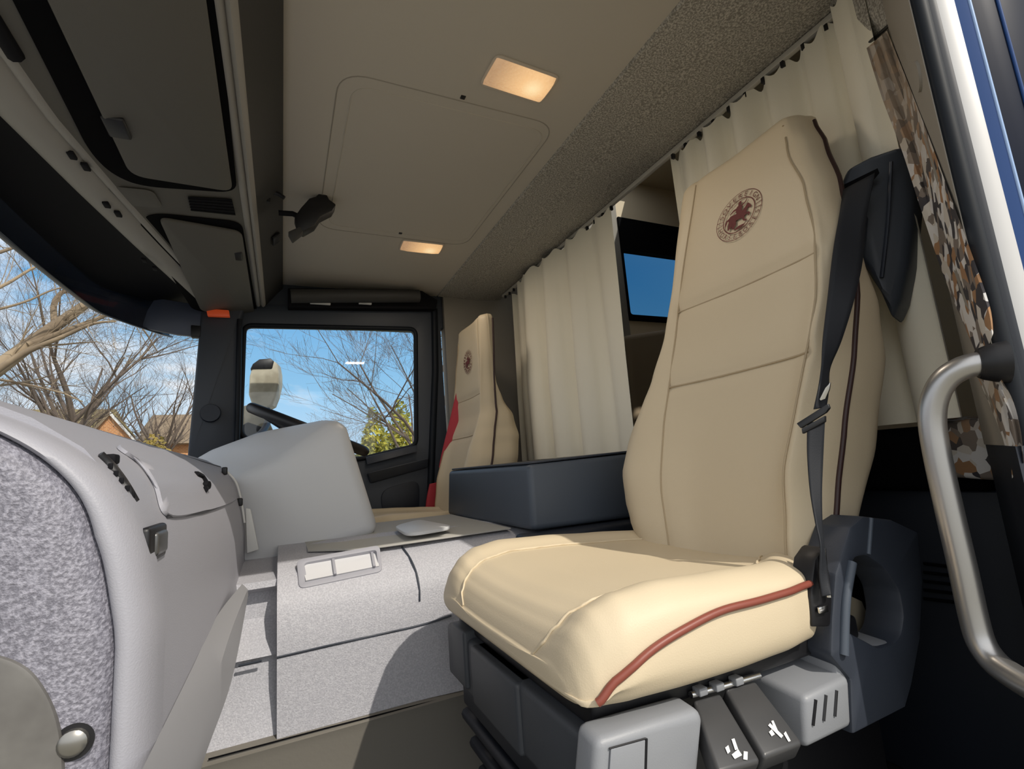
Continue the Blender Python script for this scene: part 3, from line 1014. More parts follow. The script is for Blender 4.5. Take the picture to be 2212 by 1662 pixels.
# seams
tube('cover_seam', [P(515, 1439, y=TY + .016), P(565, 1428, y=TY + .016)], 0.0022, M['navy'], ec, 6)
tube('cover_seam', [P(598, 1421, y=TY - .0005), P(760, 1384, y=TY - .0005), P(905, 1352, y=TY - .0005), P(975, 1330, y=TY - .012)], 0.0022, M['navy'], ec, 6, 20)
def ptun(px, py):
    best = None
    for (y1, z1), (y2, z2) in zip(prof, prof[1:]):
        r = ray(px, py)
        ey_, ez_ = y2 - y1, z2 - z1
        den = r.y * ez_ - r.z * ey_
        if abs(den) < 1e-12:
            continue
        t = (y1 * ez_ - z1 * ey_) / den
        s = (y1 * r.z - z1 * r.y) / den
        if t > 0 and -1e-6 <= s <= 1 + 1e-6 and (best is None or t < best):
            best = t
    return ray(px, py) * best if best else None
tube('cover_seam', [ptun(*q) + Vector((0, -0.001, 0.001)) for q in [(868, 1183), (884, 1205), (898, 1236), (905, 1270), (906, 1300)]], 0.0022, M['navy'], ec, 6, 16)
# cup tray let into the sloping shoulder
nT = Vector((0, -0.66, 0.75))
tl_, tr_, br_, bl_ = ptun(640, 1222), ptun(818, 1192), ptun(826, 1236), ptun(646, 1274)
dn = Vector((0, 0.022, -0.020))
up = Vector((0, -0.0075, 0.0085))
out_l = round_loop([tl_ + up, tr_ + up, br_ + up, bl_ + up], 0.012, 4)
def mixq(u, v):
    return (tl_ * (1 - u) + tr_ * u) * (1 - v) + (bl_ * (1 - u) + br_ * u) * v
in_l = round_loop([mixq(0.08, 0.16) + up, mixq(0.95, 0.16) + up, mixq(0.95, 0.78) + up, mixq(0.10, 0.78) + up], 0.008, 4)
tr0 = ring_plate('tray_rim', out_l, in_l, -up * 1.3, M['dash'], ec, 0.0012)
slab('tray_floor', [mixq(0.06, 0.12) + up * 0.55, mixq(0.96, 0.12) + up * 0.55, mixq(0.96, 0.82) + up * 0.55, mixq(0.08, 0.82) + up * 0.55], up * 0.2, mat('sunlit_tray', (.62, .62, .64), .5), tr0)  # paler than the cover: sunlight on the tray put into the colour
for u in (0.40, 0.88):
    a, b = mixq(u, 0.10), mixq(u, 0.84)
    w_ = mixq(u + 0.035, 0.5) - mixq(u, 0.5)
    slab('tray_divider', [a + up * .6, b + up * .6, b + w_ + up * .6, a + w_ + up * .6], up * .55, M['dash'], tr0, 0.001)
# foot: beige rubber skirting under the cover
zk = FLOOR
exy('cover_skirt', [(TY - 0.012, zb - 0.022), (TY - 0.018, zb - 0.004), (TY + 0.012, zb + 0.002), (1.60, zb + 0.002), (1.60, zk), (TY - 0.004, zk)], -0.30, 1.03, M['rubber_floor'], ec, 1, 30)
tube('skirt_seam', [P(450, 1641, y=TY - .010), P(700, 1575, y=TY - .010), P(975, 1505, y=TY - .010)], 0.0014, M['void'], ec, 6)
# cover top mat and the lid with rounded corners
slab('top_mat', [Vector((0.16, 1.13, -0.153)), Vector((0.50, 1.125, -0.150)), Vector((0.50, 1.60, -0.1435)), Vector((0.05, 1.60, -0.1435)), Vector((0.05, 1.2, -0.150))], (0, 0, 0.0035), M['tunnel_top'], ec, 0.001)
ll = round_loop([P(850, 1143, z=-0.138), P(905, 1128, z=-0.138), P(985, 1144, z=-0.138), P(880, 1162, z=-0.138)], 0.05, 6)
slab('top_lid', ll, (0, 0, 0.008), M['binnacle'], ec, 0.003)

# dark ochre rim of the driver side footwell (seat edge seen past the hood)
# ------------------------------------------------------------------ storage box between the seats
bx = thing('storage_box', (0.70, 1.34, -0.145), 'slate blue plastic storage box between the two seats', 'box')
bm = bmesh.new()
fz, tz = -0.147, 0.0
q = [(0.505, 1.02), (0.80, 1.01), (0.98, 1.04), (0.98, 1.64), (0.505, 1.655)]
ins = 0.012
a = [bm.verts.new((x, y, fz)) for x, y in q]
cx, cy = 0.72, 1.34
b = [bm.verts.new((x + (cx - x) * 0.035, y + (cy - y) * 0.035, tz + (0.010 if x > 0.7 else 0.0))) for x, y in q]
bm.faces.new(a[::-1]); bm.faces.new(b)
for i in range(5):
    j = (i + 1) % 5
    bm.faces.new((a[i], a[j], b[j], b[i]))
bevel_all(bm, 0.014, 4)
from_bm('box_body', bm, M['navy_box'], bx, 45)
lid2 = slab('box_lid', round_loop([(x + (cx - x) * 0.06, y + (cy - y) * 0.06, tz + 0.001 + (0.010 if x > 0.7 else 0.0)) for x, y in q], 0.02), (0, 0, 0.005), M['navy'], bx, 0.002)
bx2 = box('lower_riser', (0.47, 0.98, -0.60), (1.03, 1.045, -0.15), M['navy_dark'], None, 0.01)
tag(bx2, 'very dark panel between engine cover and passenger seat base', 'panel')

# ------------------------------------------------------------------ overhead storage above the windscreen
oh = thing('overhead_console', (-0.2, 1.3, 0.66), 'dark grey overhead storage console with two flush lockers above the windscreen', 'console')
LIP = [(.36, -.035), (1.03, -.008), (1.3, .024), (1.585, .062), (2.13, .141), (2.3, .172)]
def lipx(y):
    for (a, fa), (b, fb) in zip(LIP, LIP[1:]):
        if y <= b:
            return fa + (fb - fa) * (y - a) / (b - a)
    return LIP[-1][1]
def oxf(x, z, y):
    k = max(0.0, min(1.0, (-0.24 - x) / 0.11))
    return x + lipx(y) * k
def ozf(x, z, y):
    return z + 0.286 * (oxf(x, z, y) - x)
def zpl(x):
    return 0.75 + 0.286 * (x + 0.10)
oprof = [(0.0, 0.875), (0.002, 0.850), (-0.012, 0.835), (-0.062, 0.772), (-0.068, 0.760)]
extrude_profile('rear_face', oprof, 0.365, 2.30, M['overhead_face'], oh, closed=False)
oprof = [(-0.064, 0.764), (-0.066, 0.752), (-0.074, 0.746), (-0.080, 0.750), (-0.083, 0.757), (-0.086, 0.749), (-0.094, 0.7465), (-0.100, 0.751)]
extrude_profile('rear_trim', oprof, 0.365, 2.26, M['overhead_light'], oh, closed=False, smooth=60)
oprof = [(-0.098, zpl(-0.098) + .001)] + [(x, zpl(x)) for x in (-0.16, -0.22, -0.28, -0.32, -0.345)] + [(-0.355, 0.672), (-0.36, 0.676)]
extrude_profile('locker_panel', oprof, 0.365, 2.27, M['overhead'], oh, closed=False, xf=oxf, zf=ozf, ny=48)
oprof = [(-0.352, 0.676), (-0.358, 0.669), (-0.368, 0.667), (-0.374, 0.672)]
extrude_profile('front_bead', oprof, 0.365, 2.27, M['overhead_light'], oh, closed=False, xf=oxf, zf=ozf, ny=48, smooth=60)
oprof = [(-0.370, 0.674), (-0.380, 0.662), (-0.405, 0.655), (-0.425, 0.657), (-0.436, 0.664), (-0.440, 0.676)]
extrude_profile('front_lip', oprof, 0.365, 2.27, M['overhead_light'], oh, closed=False, xf=oxf, zf=ozf, ny=48, smooth=60)
oprof = [(-0.432, 0.668), (-0.45, 0.695), (-0.50, 0.705), (-0.56, 0.698), (-0.61, 0.685), (-0.68, 0.665)]
extrude_profile('front_header', oprof, 0.365, 2.29, M['overhead_dark'], oh, closed=False, xf=oxf, zf=ozf, ny=48)
oprof = [(0.0, 0.90), (-0.66, 0.90), (-0.66, 0.72)]
extrude_profile('top_cover', oprof, 0.365, 2.29, M['overhead_dark'], oh, closed=False, xf=None)

OPL = (Vector((0.286, 0, -1)), 0.286 * -0.10 - 0.75)
def on_plane(px, py, off=0.0):
    p = P(px, py, pl=OPL)
    return p + Vector((0.275, 0, -0.9615)) * off
def locker(loop, gap, doorloop, r):
    g_ = slab('locker_shade_sheet', round_loop([on_plane(*q, 0.0015) for q in gap], r + 0.015, 6), Vector((0.275, 0, -0.9615)) * 0.0015, M['void'], oh)  # flat black sheet stands for the shade around the locker door
    d = slab('locker_door', round_loop([on_plane(*q, 0.004) for q in doorloop], r, 6), Vector((0.275, 0, -0.9615)) * 0.010, M['overhead'], oh, 0.003)
    return d
d1 = locker(None, [(-18, -90), (462, -90), (512, 415), (300, 400), (238, 372), (192, 325)], [(62, -90), (430, -90), (500, 405), (278, 368)], 0.035)
d2 = locker(None, [(297, 478), (330, 458), (522, 478), (558, 692), (415, 668)], [(340, 463), (520, 495), (550, 686), (432, 665)], 0.03)
for d, q in ((d1, (247, 262)), (d2, (512, 545))):
    p = on_plane(*q, 0.013)
    ww = (0.018, 0.030) if d is d1 else (0.012, 0.03)
    box('latch', p - Vector((ww[0], ww[1], 0.004)), p + Vector((ww[0], ww[1], 0.006)), M['black'], d, 0.004)
# slatted grille and reading lamp plate in the bridge between the lockers
gp = [on_plane(*q, 0.003) for q in ((405, 422), (500, 428), (508, 462), (412, 452))]
gr = slab('grille', gp, Vector((0.275, 0, -0.9615)) * 0.002, M['overhead_dark'], oh)
for i in range(5):
    t = (i + 0.5) / 5
    a, b = gp[0].lerp(gp[3], t), gp[1].lerp(gp[2], t)
    tube('grille_slat', [a + Vector((0, 0, -0.003)), b + Vector((0, 0, -0.003))], 0.0014, M['overhead_dark'], gr, 6)
slab('lamp_plate', round_loop([on_plane(*q, 0.003) for q in ((226, 398), (330, 408), (352, 446), (268, 440))], 0.02), Vector((0.275, 0, -0.9615)) * 0.002, M['overhead'], oh, 0.001)
for q in ((155, 335), (185, 360), (230, 442), (255, 462), (312, 562), (335, 580)):
    p = P(*q, z=0.664)
    box('lip_clip', p - Vector((0.006, 0.012, 0.004)), p + Vector((0.006, 0.012, 0.003)), M['overhead_dark'], oh, 0.002)
q = P(8, 80, z=0.672)
tube('pull_recess', [q + Vector((0, -0.05, 0)), q, q + Vector((0, 0.035, 0))], 0.012, M['overhead_dark'], oh, 8, 12)
p = Vector((-0.022, P(590, 85, x=-0.03).y, 0.818))
slab('face_switch', [p + Vector((0.01, -0.03, .012)), p + Vector((0.01, 0.03, .012)), p + Vector((-0.01, 0.03, -.012)), p + Vector((-0.01, -0.03, -.012))], (0.006, 0, -0.005), M['black'], oh, 0.002)

# outside sun visor above the windscreen
def visx(y):
    d = abs(y - YC)
    return -0.59 + 0.02 * (d / 0.6) ** 2 + (0.55 * max(0, d - 0.68) ** 1.25)
rows = []
for z, dx in ((0.735, 0.02), (0.69, 0.0), (0.636, -0.012), (0.619, -0.010), (0.617, 0.004)):
    rows.append([Vector((visx(0.33 + 1.99 * i / 40) + dx, 0.33 + 1.99 * i / 40, z)) for i in range(41)])
vs_t = thing('sun_visor', (-0.6, YC, 0.61), 'smoked dark blue sun visor along the top of the windscreen', 'visor')
sheet('visor_panel', rows, M['visor'], vs_t, 0.006)
ve = slab('visor_end', [P(250, 630, y=2.21), P(438, 660, y=2.21), P(436, 728, y=2.21), P(380, 722, y=2.21), P(296, 706, y=2.21)], (0, 0.02, 0), mat('blue_grey_visor_end', (0.07, 0.085, 0.13), 0.4), vs_t, 0.002)
slab('visor_bracket', [P(412, 702, y=2.20), P(434, 704, y=2.20), P(432, 728, y=2.20), P(412, 728, y=2.20)], (0, 0.03, 0), M['black'], vs_t, 0.003)

# black handset on a bracket at the rear edge of the overhead console
hs = thing('handset', (0.06, 1.5, 0.80), 'small black handset on a bracket behind the overhead console', 'handset')
yh = 1.50
hp = [P(q[0], q[1], y=yh) for q in ((643, 489), (636, 468), (650, 448), (668, 428), (682, 424), (695, 412), (706, 420), (711, 430), (726, 441), (718, 455), (692, 468), (680, 486), (655, 500))]
slab('handset_body', hp, (0.0, 0.045, 0.0), M['black'], hs, 0.004)
tube('handset_bracket', [Vector((-0.01, yh + .02, 0.80)), P(632, 462, y=yh + .02), P(650, 470, y=yh + .02)], 0.008, M['overhead_dark'], hs, 8)
tube('handset_clip', [P(578, 436, y=1.46), P(582, 420, y=1.46), P(598, 418, y=1.46), P(614, 428, y=1.46)], 0.006, M['black'], hs, 8, 10)
slab('handset_holder', [P(622, 500, y=yh), P(650, 488, y=yh), P(655, 500, y=yh), P(632, 518, y=yh)], (0, 0.03, 0), M['overhead_face'], hs, 0.003)

# ------------------------------------------------------------------ ceiling lamps
def ceiling_lamp(c, sx, sy, rot, flip, label):
    t = thing('ceiling_lamp', (c.x, c.y, CEIL), label, 'lamp', 'lit ceiling lamps')
    def L(x, y, z):
        v_ = Matrix.Rotation(rot, 3, 'Z') @ Vector((x, y, 0))
        return Vector((c.x + v_.x, c.y + v_.y, CEIL + z))
    hx, hy = sx / 2, sy / 2
    fr = round_loop([L(-hx, -hy, 0.001), L(hx, -hy, 0.001), L(hx, hy, 0.001), L(-hx, hy, 0.001)], 0.018, 5)
    slab('lamp_frame', fr, (0, 0, -0.005), M['lamp_frame'], t, 0.002)
    rows = []
    for i in range(7):
        v_ = i / 6 * 2 - 1
        prof_ = [(-0.94, 0.0), (-0.90, 0.7), (-0.6, 1.0), (0, 1.05), (0.6, 1.0), (0.90, 0.7), (0.94, 0.0)]
        h = -0.004 - 0.011 * (1 - abs(v_) ** 4)
        rows.append([L(hx * a, hy * 0.86 * v_, -0.003 + (h + 0.003) * b) for a, b in prof_])
    o = sheet('lamp_lens', rows, M['lens'], t, smooth=50)
    pl = bpy.data.lights.new('lamp_bulb', 'AREA')
    pl.shape = 'RECTANGLE'
    pl.size, pl.size_y = sx * .8, sy * .7
    pl.energy = 1.15
    pl.color = (1.0, 0.86, 0.70)
    po = bpy.data.objects.new('lamp_bulb', pl)
    COL.objects.link(po)
    po.location = L(0, 0, -0.022)
    po.parent = t
    po.matrix_parent_inverse = Matrix.Translation(-Vector(t.location))
    return t
ceiling_lamp(Vector((0.493, 0.878, 0)), 0.165, 0.095, 0.05, 1, 'bigger looking lit ceiling lamp above the passenger side, nearer the carpet strip')
ceiling_lamp(Vector((0.493, 1.772, 0)), 0.165, 0.095, -0.03, 1, 'lit ceiling lamp further off above the driver seat')

# ------------------------------------------------------------------ curtains on the rail
rl = thing('curtain_rail', (HX1, YC, 0.85), 'thin pale curtain rail along the carpeted strip', 'rail')
RX, RZ = 1.022, 0.856
box('rail_track', (RX - 0.006, 0.47, RZ - 0.006), (RX + 0.008, 2.19, RZ + 0.008), M['rail'], rl, 0.002)
for i in range(34):
    y = 0.51 + i * 0.05
    if 0.97 < y < 1.24:
        continue
    box('glider', (RX - 0.005, y - 0.004, RZ - 0.020), (RX + 0.005, y + 0.004, RZ - 0.005), M['black'], rl, 0.001)


def curtain(name, label, path, n, folds, amp0, amp1, z0, z1, seed, group, nz=26, spread=0.0, phase=0.0, material=None):
    """pleated cloth hanging from points along PATH (plan polyline)"""
    rnd = random.Random(seed)
    pth = catmull([Vector((x, y, 0)) for x, y in path], n)
    ph = [rnd.uniform(-0.9, 0.9) for _ in range(60)]
    am = [rnd.uniform(0.55, 1.3) for _ in range(60)]
    tot = 0
    s = [0]
    for a, b in zip(pth, pth[1:]):
        tot += (b - a).length
        s.append(tot)
    rows = []
    for j in range(nz + 1):
        v_ = j / nz
        row = []
        for i, p in enumerate(pth):
            u = s[i] / tot
            t = (pth[min(i + 1, n - 1)] - pth[max(i - 1, 0)]).normalized()
            nn = Vector((-t.y, t.x, 0))
            k = u * folds
            f = math.floor(k)
            jit = ph[f % 60] * (1 - (k - f)) + ph[(f + 1) % 60] * (k - f)
            aa = am[f % 60] * (1 - (k - f)) + am[(f + 1) % 60] * (k - f)
            a_ = (amp0 + (amp1 - amp0) * min(1, v_ * 1.6)) * aa
            wv = math.sin(2 * math.pi * k + jit * (0.4 + 0.8 * v_) + phase)
            wv = math.copysign(abs(wv) ** 0.8, wv)
            small = 0.25 * math.sin(4.3 * math.pi * k + 2 * jit) * (1 - v_) ** 2
            d = a_ * (wv + small)
            zz = z0 + (z1 - z0) * v_
            if j == 0:
                zz += 0.010 * math.cos(2 * math.pi * folds * 2 * u) - 0.006
            cp = p + nn * d + t * (0.35 * a_ * math.cos(2 * math.pi * k + jit))
            row.append(Vector((cp.x + spread * v_ * 0.02, cp.y, zz)))
        rows.append(row)
    o = sheet(name, rows, material or M['curtain'], None, 0.0, 75)
    tag(o, label, 'curtain', group)
    return o


curtain('curtain', 'cream pleated curtain over the slate storage box, with the blue window beside it', [(RX + .035, 2.15), (RX + .03, 2.04), (RX - .02, 1.97), (RX - .03, 1.80), (RX - .012, 1.5), (RX, 1.262)], 280, 5.0, 0.010, 0.036, 0.852, 0.018, 3, 'cream sleeper curtains')
curtain('curtain', 'cream pleated curtain hanging behind the passenger seat backrest', [(RX + 0.012, 0.985), (RX, 0.80), (RX + .004, 0.60), (RX - 0.004, 0.51), (RX - 0.03, 0.478), (RX - 0.05, 0.448), (RX - 0.068, 0.420), (RX - 0.082, 0.400)], 260, 6.5, 0.013, 0.022, 0.850, 0.022, 11, 'cream sleeper curtains')

# patterned fabric hanging by the door pillar
def wall_x(r):
    """x of the side panel's inner face where it is met at plan slope x/y = r"""
    (ax, ay), (bx_, by_) = (0.7216, 0.26356), (0.88, 0.35332)
    if r <= bx_ / by_ + .002:
        return bx_
    t = (ax - ay * r) / ((by_ - ay) * r - (bx_ - ax))
    return ax + (bx_ - ax) * max(0.0, min(1.0, t))
def strip_rows(L, R, n=30, wob=0.004):
    lp = catmull([Vector((*q, 0)) for q in L], n)
    rp_ = catmull([Vector((*q, 0)) for q in R], n)
    rows = []
    for i in range(n):
        row = []
        for k in range(13):
            q = lp[i].lerp(rp_[i], k / 12)
            r = ray(q.x, q.y)
            xx = wall_x(r.x / r.y) - 0.010 + wob * math.sin(k * 1.3 + i * 0.12)
            row.append(P(q.x, q.y, x=xx))
        rows.append(row)
    return rows
pc = sheet('patterned_curtain', strip_rows([(1872, 104), (1905, 210), (1950, 330), (1995, 470), (2040, 600), (2090, 720), (2120, 790)],
                                         [(1916, 66), (1962, 180), (2012, 310), (2052, 420), (2100, 550), (2138, 660), (2146, 720)]), M['pattern'], None)
tag(pc, 'narrow white, brown and black patterned curtain beside the door pillar', 'curtain')
pc2 = sheet('patterned_curtain', strip_rows([(2105, 800), (2140, 880), (2170, 960), (2182, 1040)], [(2150, 800), (2186, 860), (2205, 930), (2212, 1000)], 14), M['pattern'], None)
tag(pc2, 'lower end of patterned fabric hanging beside the upper grab handle mount', 'curtain')
pb = hexa('patterned_cushion', [P(2035, 1030, x=1.0), P(2178, 1040, x=.95), P(2180, 1040, x=1.15), P(2040, 1025, x=1.15), P(2030, 915, x=1.0), P(2140, 900, x=.95), P(2150, 900, x=1.15), P(2040, 900, x=1.15)], M['pattern'], None, 0.006)
tag(pb, 'dark patterned cushion lying on the bunk edge behind the grab handle', 'cushion')
# ------------------------------------------------------------------ seats
T_yF = [(-.19, .83), (-.17, .845), (-.13, .872), (-.09, .892), (-.03, .905), (.03, .900), (.11, .872), (.16, .854), (.25, .832), (.36, .827), (.48, .836), (.60, .838), (.64, .832)]
T_yN = [(-.19, .478), (-.17, .474), (-.07, .468), (.02, .459), (.13, .445), (.22, .440), (.33, .448), (.437, .467), (.54, .495), (.608, .519), (.64, .530)]
T_sF = [(-.19, .735), (-.17, .74), (-.06, .767), (.08, .780), (.21, .785), (.39, .789), (.62, .777)]
T_sN = [(-.19, .497), (-.06, .493), (.10, .474), (.22, .464), (.33, .471), (.437, .494), (.54, .532), (.64, .550)]
T_bol = [(-.19, .006), (-.12, .022), (-.03, .040), (.06, .034), (.16, .018), (.26, .008), (.40, .002), (.62, .0)]
T_dep = [(-.19, .10), (-.12, .14), (-.02, .18), (.12, .180), (.20, .150), (.28, .105), (.35, .080), (.437, .066), (.55, .056), (.64, .050)]


def xf_(z):
    return 0.64 + 0.305 * (z + 0.17)


def section(z, shrink=0.0):
    F, Nn, sF, sN = interp(T_yF, z), interp(T_yN, z), interp(T_sF, z), interp(T_sN, z)
    bol, D = interp(T_bol, z), interp(T_dep, z)
    sN = max(sN, Nn + 0.016)
    m = (F + Nn) / 2
    pts = [(m, D), (Nn + .06, D), (Nn + .018, D - .02), (Nn - .004, max(D * .72, .054)), (Nn - .005, max(D * .5, .052)), (Nn - 0.002, min(.050, D * .85)), (Nn + .002, .022), (Nn + 0.012, .008 - bol * .75), (sN, .001 - bol * .8),
           (sN + .045, .004 - bol * .2), (m, .010), (sF - .03, .004 - bol * .15), (sF, .003 - bol * .45), ((sF + F) / 2, .000 - bol), (F - .014, .010 - bol * .55), (F - .002, .026), (F, .050), (F + .002, D * .5), (F, D * .72), (F - .02, D - .02), (F - .06, D)]
    if shrink:
        pts = [(m + (y - m) * (1 - shrink * .35), .045 + (w_ - .045) * (1 - shrink)) for y, w_ in pts]
    return pts


def build_seat(driver):
    def T(p):
        if not driver:
            return Vector(p)
        k = max(0.0, min(1.0, (p[2] - .22) / .40))
        return Vector((p[0] - 0.03 - 0.11 * k, 2 * YC - p[1], p[2]))
    pre = 'driver' if driver else 'passenger'
    seat = thing(pre + '_seat', T((0.55, 0.66, FLOOR)),
                 'cream leather driver seat with red belt, far away behind the storage box' if driver else 'big cream leather passenger seat with burgundy piping and horse emblem, nearest the camera', 'seat', 'cab seats')
    # ---------------- backrest
    zs = [-.19 + .81 * i / 70 for i in range(71)]
    rows = []
    def row(z, sh, dz=0):
        sec = section(z, sh)
        pts = catmull([Vector((y, w_, 0)) for y, w_ in sec], 88, True)
        out = []
        for p in pts:
            groove = 0
            if p.y < .03:
                sF, sN = interp(T_sF, z), interp(T_sN, z)
                if sN - .01 < p.x < sF + .005:
                    for zg in (.303, .136):
                        groove += .0045 * math.exp(-((z - zg) / .007) ** 2)
                        groove -= .0022 * math.exp(-((z - zg - .035) / .03) ** 2)
                groove += .0035 * math.exp(-((p.x - sF) / .006) ** 2)
            out.append(T((xf_(z) + p.y + groove, p.x, z + dz)))
        return out
    rows.append(row(-.19, .9, -.018)); rows.append(row(-.19, .55, -.016)); rows.append(row(-.19, .2, -.008))
    for z in zs:
        rows.append(row(z, 0))
    for sh, dz in ((.10, .007), (.25, .013), (.5, .018), (.75, .0205), (.93, .021)):
        rows.append(row(.62, sh, dz))
    back = loft('backrest', rows, M['cream'], seat, smooth=180)

    def front(y, z, off=0.0):
        sec = catmull([Vector((a, b, 0)) for a, b in section(z)], 220, True)
        best = min((p for p in sec if p.y < .045), key=lambda p: abs(p.x - y))
        w_ = best.y
        return T((xf_(z) + w_ - off, y, z))

    def piping_pt(z, tab, dw=.05, dy=0):
        return T((xf_(z) + dw, interp(tab, z) + dy, z))
    pz = [-.17 + .78 * i / 40 for i in range(41)]
    tube('piping', [piping_pt(z, T_yN, .050, -.0035) for z in pz], .0040, M['piping_shaded'], back, 8)
    tube('piping', [piping_pt(z, T_yF, .050, .0015) for z in pz], .0042, M['piping_shaded'], back, 8)
    for zg in (.303, .136):
        a, b = interp(T_sN, zg), interp(T_sF, zg)
        tube('seam', [front(a + (b - a) * t, zg, -.0022) for t in [i / 14 for i in range(15)]], .0018, M['cream_seam'], back, 5)
    tube('seam', [front(interp(T_sF, z), z, -.0026) for z in [-.18 + .80 * i / 50 for i in range(51)]], .0017, M['cream_seam'], back, 5)
    tube('seam', [front(interp(T_sN, z), z, .0012) for z in [-.18 + .803 * i / 50 for i in range(51)]], .0017, M['cream_seam'], back, 5)
    # ---------------- embroidered emblem: two rings, lettering, horse and rider
    ey_, ez_ = .642, .466
    R0 = .0555
    upv = Vector((.305, 0, 1)).normalized()
    def E(u, v_, off=.0022):
        """u to the reader's right, v up, in metres on the leather"""
        z = ez_ + v_ * upv.z
        y = ey_ - u
        p = front(y, z, off) if not driver else front(ey_ + u, z, off)
        return p
    fw_ = front(ey_, ez_)
    slope = (front(ey_, ez_ + .05) - front(ey_, ez_ - .05))
    def Efast(u, v_, off=.0022):
        z = ez_ + v_ * upv.z
        y = ey_ + (u if driver else -u)
        wc = .0085 - 0.55 * ((y - .635)) ** 2
        return T((xf_(z) + wc - off, y, z))
    bm = bmesh.new()
    def ringm(r0, r1, a0=0, a1=360, n=72):
        prev = None
        for i in range(n + 1):
            t = math.radians(a0 + (a1 - a0) * i / n)
            a = bm.verts.new(Efast(r0 * math.cos(t), r0 * math.sin(t)))
            b = bm.verts.new(Efast(r1 * math.cos(t), r1 * math.sin(t)))
            if prev:
                bm.faces.new((prev[0], prev[1], b, a))
            prev = (a, b)
    ringm(R0 - .0013, R0)
    ringm(.0372, .0392)
    for a0 in (4, -8, 184, 172):
        ringm(.0385, R0 - .0005, a0, a0 + 1.6, 1)
    if not driver:
        for word, top in (('SOVEREIGN', True), ('HORSEBOXES', False)):
            n = len(word)
            span = math.radians(138 if top else 142)
            for i, ch in enumerate(word):
                f = i / (n - 1) - .5
                a = math.pi / 2 - f * span if top else -math.pi / 2 + f * span
                rb_ = .0418 if top else .0520
                def fn(x, y, a=a, rb_=rb_, top=top):
                    if top:
                        r = rb_ + y
                        t = a - x / rb_
                    else:
                        r = rb_ - y
                        t = a + x / rb_
                    return Efast(r * math.cos(t), r * math.sin(t))
                text_mesh_into(bm, ch, fn, .0145)
    else:
        for i in range(19):
            a = math.radians(20 + i * 17.5)
            q = [(.041, a - .07), (.0515, a - .05), (.0515, a + .05), (.041, a + .07)]
            bm.faces.new([bm.verts.new(Efast(r * math.cos(t), r * math.sin(t))) for r, t in q])
    # horse and rider as flat stitched shapes
    polys = [
        [(-25, 4), (-20, 9), (-10, 8), (2, 7), (10, 9), (15, 14), (19, 19), (22, 17), (27, 10), (29, 6), (26, 4), (22, 8), (19, 5), (17, -3), (14, -8), (6, -9), (-4, -8), (-12, -10), (-18, -9), (-23, -4)],
        [(14, -3), (22, -2), (27, -7), (25, -13), (22, -12), (23, -8), (19, -6), (13, -8)],
        [(8, -7), (14, -8), (15, -16), (21, -19), (20, -22), (12, -18), (9, -12)],
        [(-18, -7), (-12, -9), (-10, -16), (-14, -24), (-10, -26), (-5, -17), (-6, -8), (-13, -5)],
        [(-23, -4), (-18, -8), (-19, -15), (-25, -20), (-23, -23), (-16, -17), (-14, -9)],
        [(-24, 5), (-29, 3), (-32, -4), (-31, -12), (-28, -6), (-26, -1), (-22, 0)],
        [(-6, 7), (-8, 16), (-6, 23), (-1, 25), (4, 23), (7, 16), (6, 8), (8, 0), (5, -7), (1, -6), (3, 1), (0, 7)],
        [(-3, 25), (-3, 30), (0, 33), (4, 32), (5, 27), (3, 24)],
        [(5, 22), (13, 25), (17, 30), (18, 28), (15, 23), (6, 18)],
        [(-6, 21), (-14, 20), (-22, 14), (-21, 12), (-13, 16), (-7, 16)],
        [(-9, -27), (2, -24), (14, -25), (20, -22), (14, -29), (2, -31), (-6, -30)],
    ]
    for pg in polys:
        vs = [bm.verts.new(Efast(x * .00105, y * .00105 - .001, .0024 + .0002 * (polys.index(pg) % 3))) for x, y in pg]
        bm.faces.new(vs)
    bmesh.ops.triangulate(bm, faces=bm.faces)
    emb = from_bm('emblem', bm, M['emblem'], back)
    emb['label'] = 'round burgundy embroidered emblem with lettering, horse and rider'
    # ---------------- seat cushion
    T_top = [(.246, -.200), (.252, -.183), (.262, -.166), (.280, -.150), (.31, -.139), (.36, -.134), (.45, -.138), (.56, -.145), (.68, -.152), (.74, -.156)]
    T_bot = [(.246, -.222), (.252, -.229), (.27, -.233), (.40, -.236), (.74, -.240)]
    T_n = [(.246, .446), (.252, .430), (.265, .420), (.30, .412), (.36, .409), (.44, .409), (.52, .414), (.575, .424), (.605, .445), (.64, .47), (.74, .50)]
    T_f = [(.246, .850), (.252, .872), (.265, .887), (.30, .905), (.36, .917), (.45, .922), (.56, .915), (.68, .895), (.74, .88)]
    T_pip = [(.246, -.222), (.262, -.218), (.278, -.204), (.298, -.192), (.324, -.181), (.36, -.1715), (.4146, -.1635), (.48, -.1645), (.584, -.166), (.74, -.175)]
    pq = catmull([Vector((a, b, 0)) for a, b in T_pip], 120)
    T_pip = [(p.x, p.y) for p in pq]
    rows = []
    NX = 60
    xs_ = [.246 + (.74 - .246) * (i / NX) ** 1.4 for i in range(NX + 1)]
